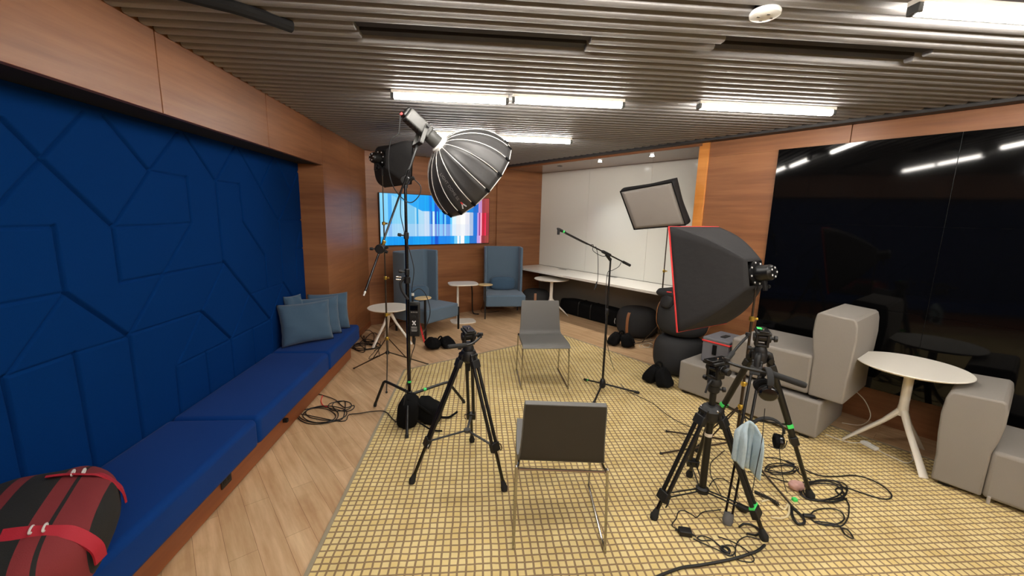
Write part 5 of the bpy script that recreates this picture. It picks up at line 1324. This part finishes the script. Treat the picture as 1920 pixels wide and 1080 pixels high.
cable('strap_loop', FP([(1386, 988), (1396, 982), (1412, 985), (1425, 995), (1418, 1003), (1400, 1000)], .006), .006, 'black strap loop on the rug beside the grey tripod foot')
mb = MB(); q = G(1360, 1030, RZ+.008); mb.tube([q+V((math.cos(a)*.022, math.sin(a)*.022, .0)) for a in [2*PI*k/16 for k in range(16)]], .006, 8, closed=True); tag(mb.build('cable_ring', 'black_plastic'), 'small black velcro ring lying among the thin cables at the bottom', 'ring')
q = FP([(1382, 946), (1402, 958)], .02); mb = MB(); mb.bar(q[0], q[1], .035, .03); tag(mb.build('battery_pack', 'black_plastic', bevel=.005), 'small black battery pack on the rug beside the low tripod', 'battery')
cable('pack_cable', FP([(1330, 912), (1338, 900), (1352, 897), (1368, 905), (1380, 920), (1384, 935)], .003), .003, 'thin black cable curving behind the low tripod to the battery pack')
cable('pack_cable', FP([(1358, 845), (1345, 856), (1333, 868), (1332, 888), (1340, 905), (1352, 928)], .0028), .0028, 'thin black cable on the rug inside the back legs of the low tripod')
cable('headphone_cable', [D(1434, 766, 1.98), D(1432, 790, 1.98), D(1428, 830, 1.98), D(1418, 880, 1.98), D(1410, 925, 1.98)], .002, 'very thin black cord hanging from the upper headphones')
cable('headphone_cable', [D(1461, 838, 2.14), D(1464, 870, 2.14), D(1470, 905, 2.13), D(1476, 925, 2.13)], .002, 'very thin black cord hanging from the lower headphones')
cable('headphone_cable', [D(1476, 826, 2.14), D(1470, 840, 2.14), D(1455, 841, 2.14), D(1440, 834, 2.16)], .0025, 'short cord loop below the lower headphones')
t = thing('cable_bag', 'small pinkish cloth pouch with a bright green tag by the right tripod foot', 'pouch', G(1492, 918, RZ))
mb = MB(); lump(mb, G(1492, 918, RZ)+V((0, 0, .03)), (.045, .035, .03), .8, None, 61, .12)
for v in mb.v: v.z = max(v.z, RZ+.001)
MATS_p = mat('pouch_pink', (205, 160, 150), .8); mb.build('body', 'pouch_pink', t, angle=80)
mb = MB(); q = G(1490, 936, RZ+.012); mb.box((q.x-.014, q.y-.012, RZ+.001), (q.x+.014, q.y+.012, RZ+.02)); mb.build('tag', 'green_tape', t, bevel=.003)
cable('strap_loop', FP([(1484, 948), (1486, 968), (1496, 982), (1508, 980), (1504, 968), (1490, 955)], .008), .008, 'black rubber strap loop at the end of the brown stand leg')
mb = MB(); q = FP([(1506, 966), (1528, 969)], .012); mb.tube([q[0], q[0].lerp(q[1], .5), q[1]], [.010, .014, .010], 10); tag(mb.build('cable_end', 'black_plastic'), 'chunky black cable connector on the rug in front of the right tripod foot', 'connector')
# white cables along the right wall
cable('white_cable', FP([(1548, 814), (1562, 820), (1580, 826), (1598, 830), (1615, 830)], .004), .004, 'white cable lying flat from the ottoman to the white power strip', 'white_cable')
t = thing('power_strip', 'short white power strip on the floor under the large round table', 'power strip', G(1630, 834, 0))
mb = MB(); a, b = G(1616, 828, .016), G(1645, 843, .016); mb.bar(a, b, .045, .028); mb.build('body', 'white_plastic', t, bevel=.006)
mb = MB(); mb.bar(a.lerp(b, .2)+V((0, 0, .015)), a.lerp(b, .5)+V((0, 0, .015)), .03, .012); mb.build('plug', 'white_plastic', t, bevel=.003)
cable('white_cable', FP([(1645, 843), (1662, 852), (1680, 860), (1700, 868), (1712, 862), (1706, 846)], .004), .004, 'white cable leading from the power strip towards the right sofa', 'white_cable')
cable('white_cable', [BR(2.50, -5.50, .30), BR(2.50, -5.60, .22), BR(2.48, -5.66, .10), BR(2.42, -5.62, .02), BR(2.35, -5.50, .008)], .004, 'white cable hanging behind the corner of the ottoman', 'white_cable')
# loose items under the rear stand and stacked poufs
cable('white_cable', FP(loops(1212, 648, 11, 4, 2.2, .4, .2, 11)+[(1222, 640), (1216, 630), (1212, 622)], .004, .003), .004, 'small white cable coil on the floor beside the stacked poufs', 'white_cable')
cable('black_cable', FP([(1160, 628), (1172, 622), (1184, 620), (1190, 626), (1184, 632), (1176, 628)]+[(1196, 638), (1215, 634)], .004), .004, 'black cable behind the sandbag near the brown strapped pouf')
cable('thin_cable', [BR(2.2, -.03, .5), BR(2.1, -.08, .15), BR(2.0, -.15, .01), BR(2.1, -.28, .008), BR(2.3, -.3, .008)], .004, 'thin dark cable on the wood wall behind the facing blue armchair')
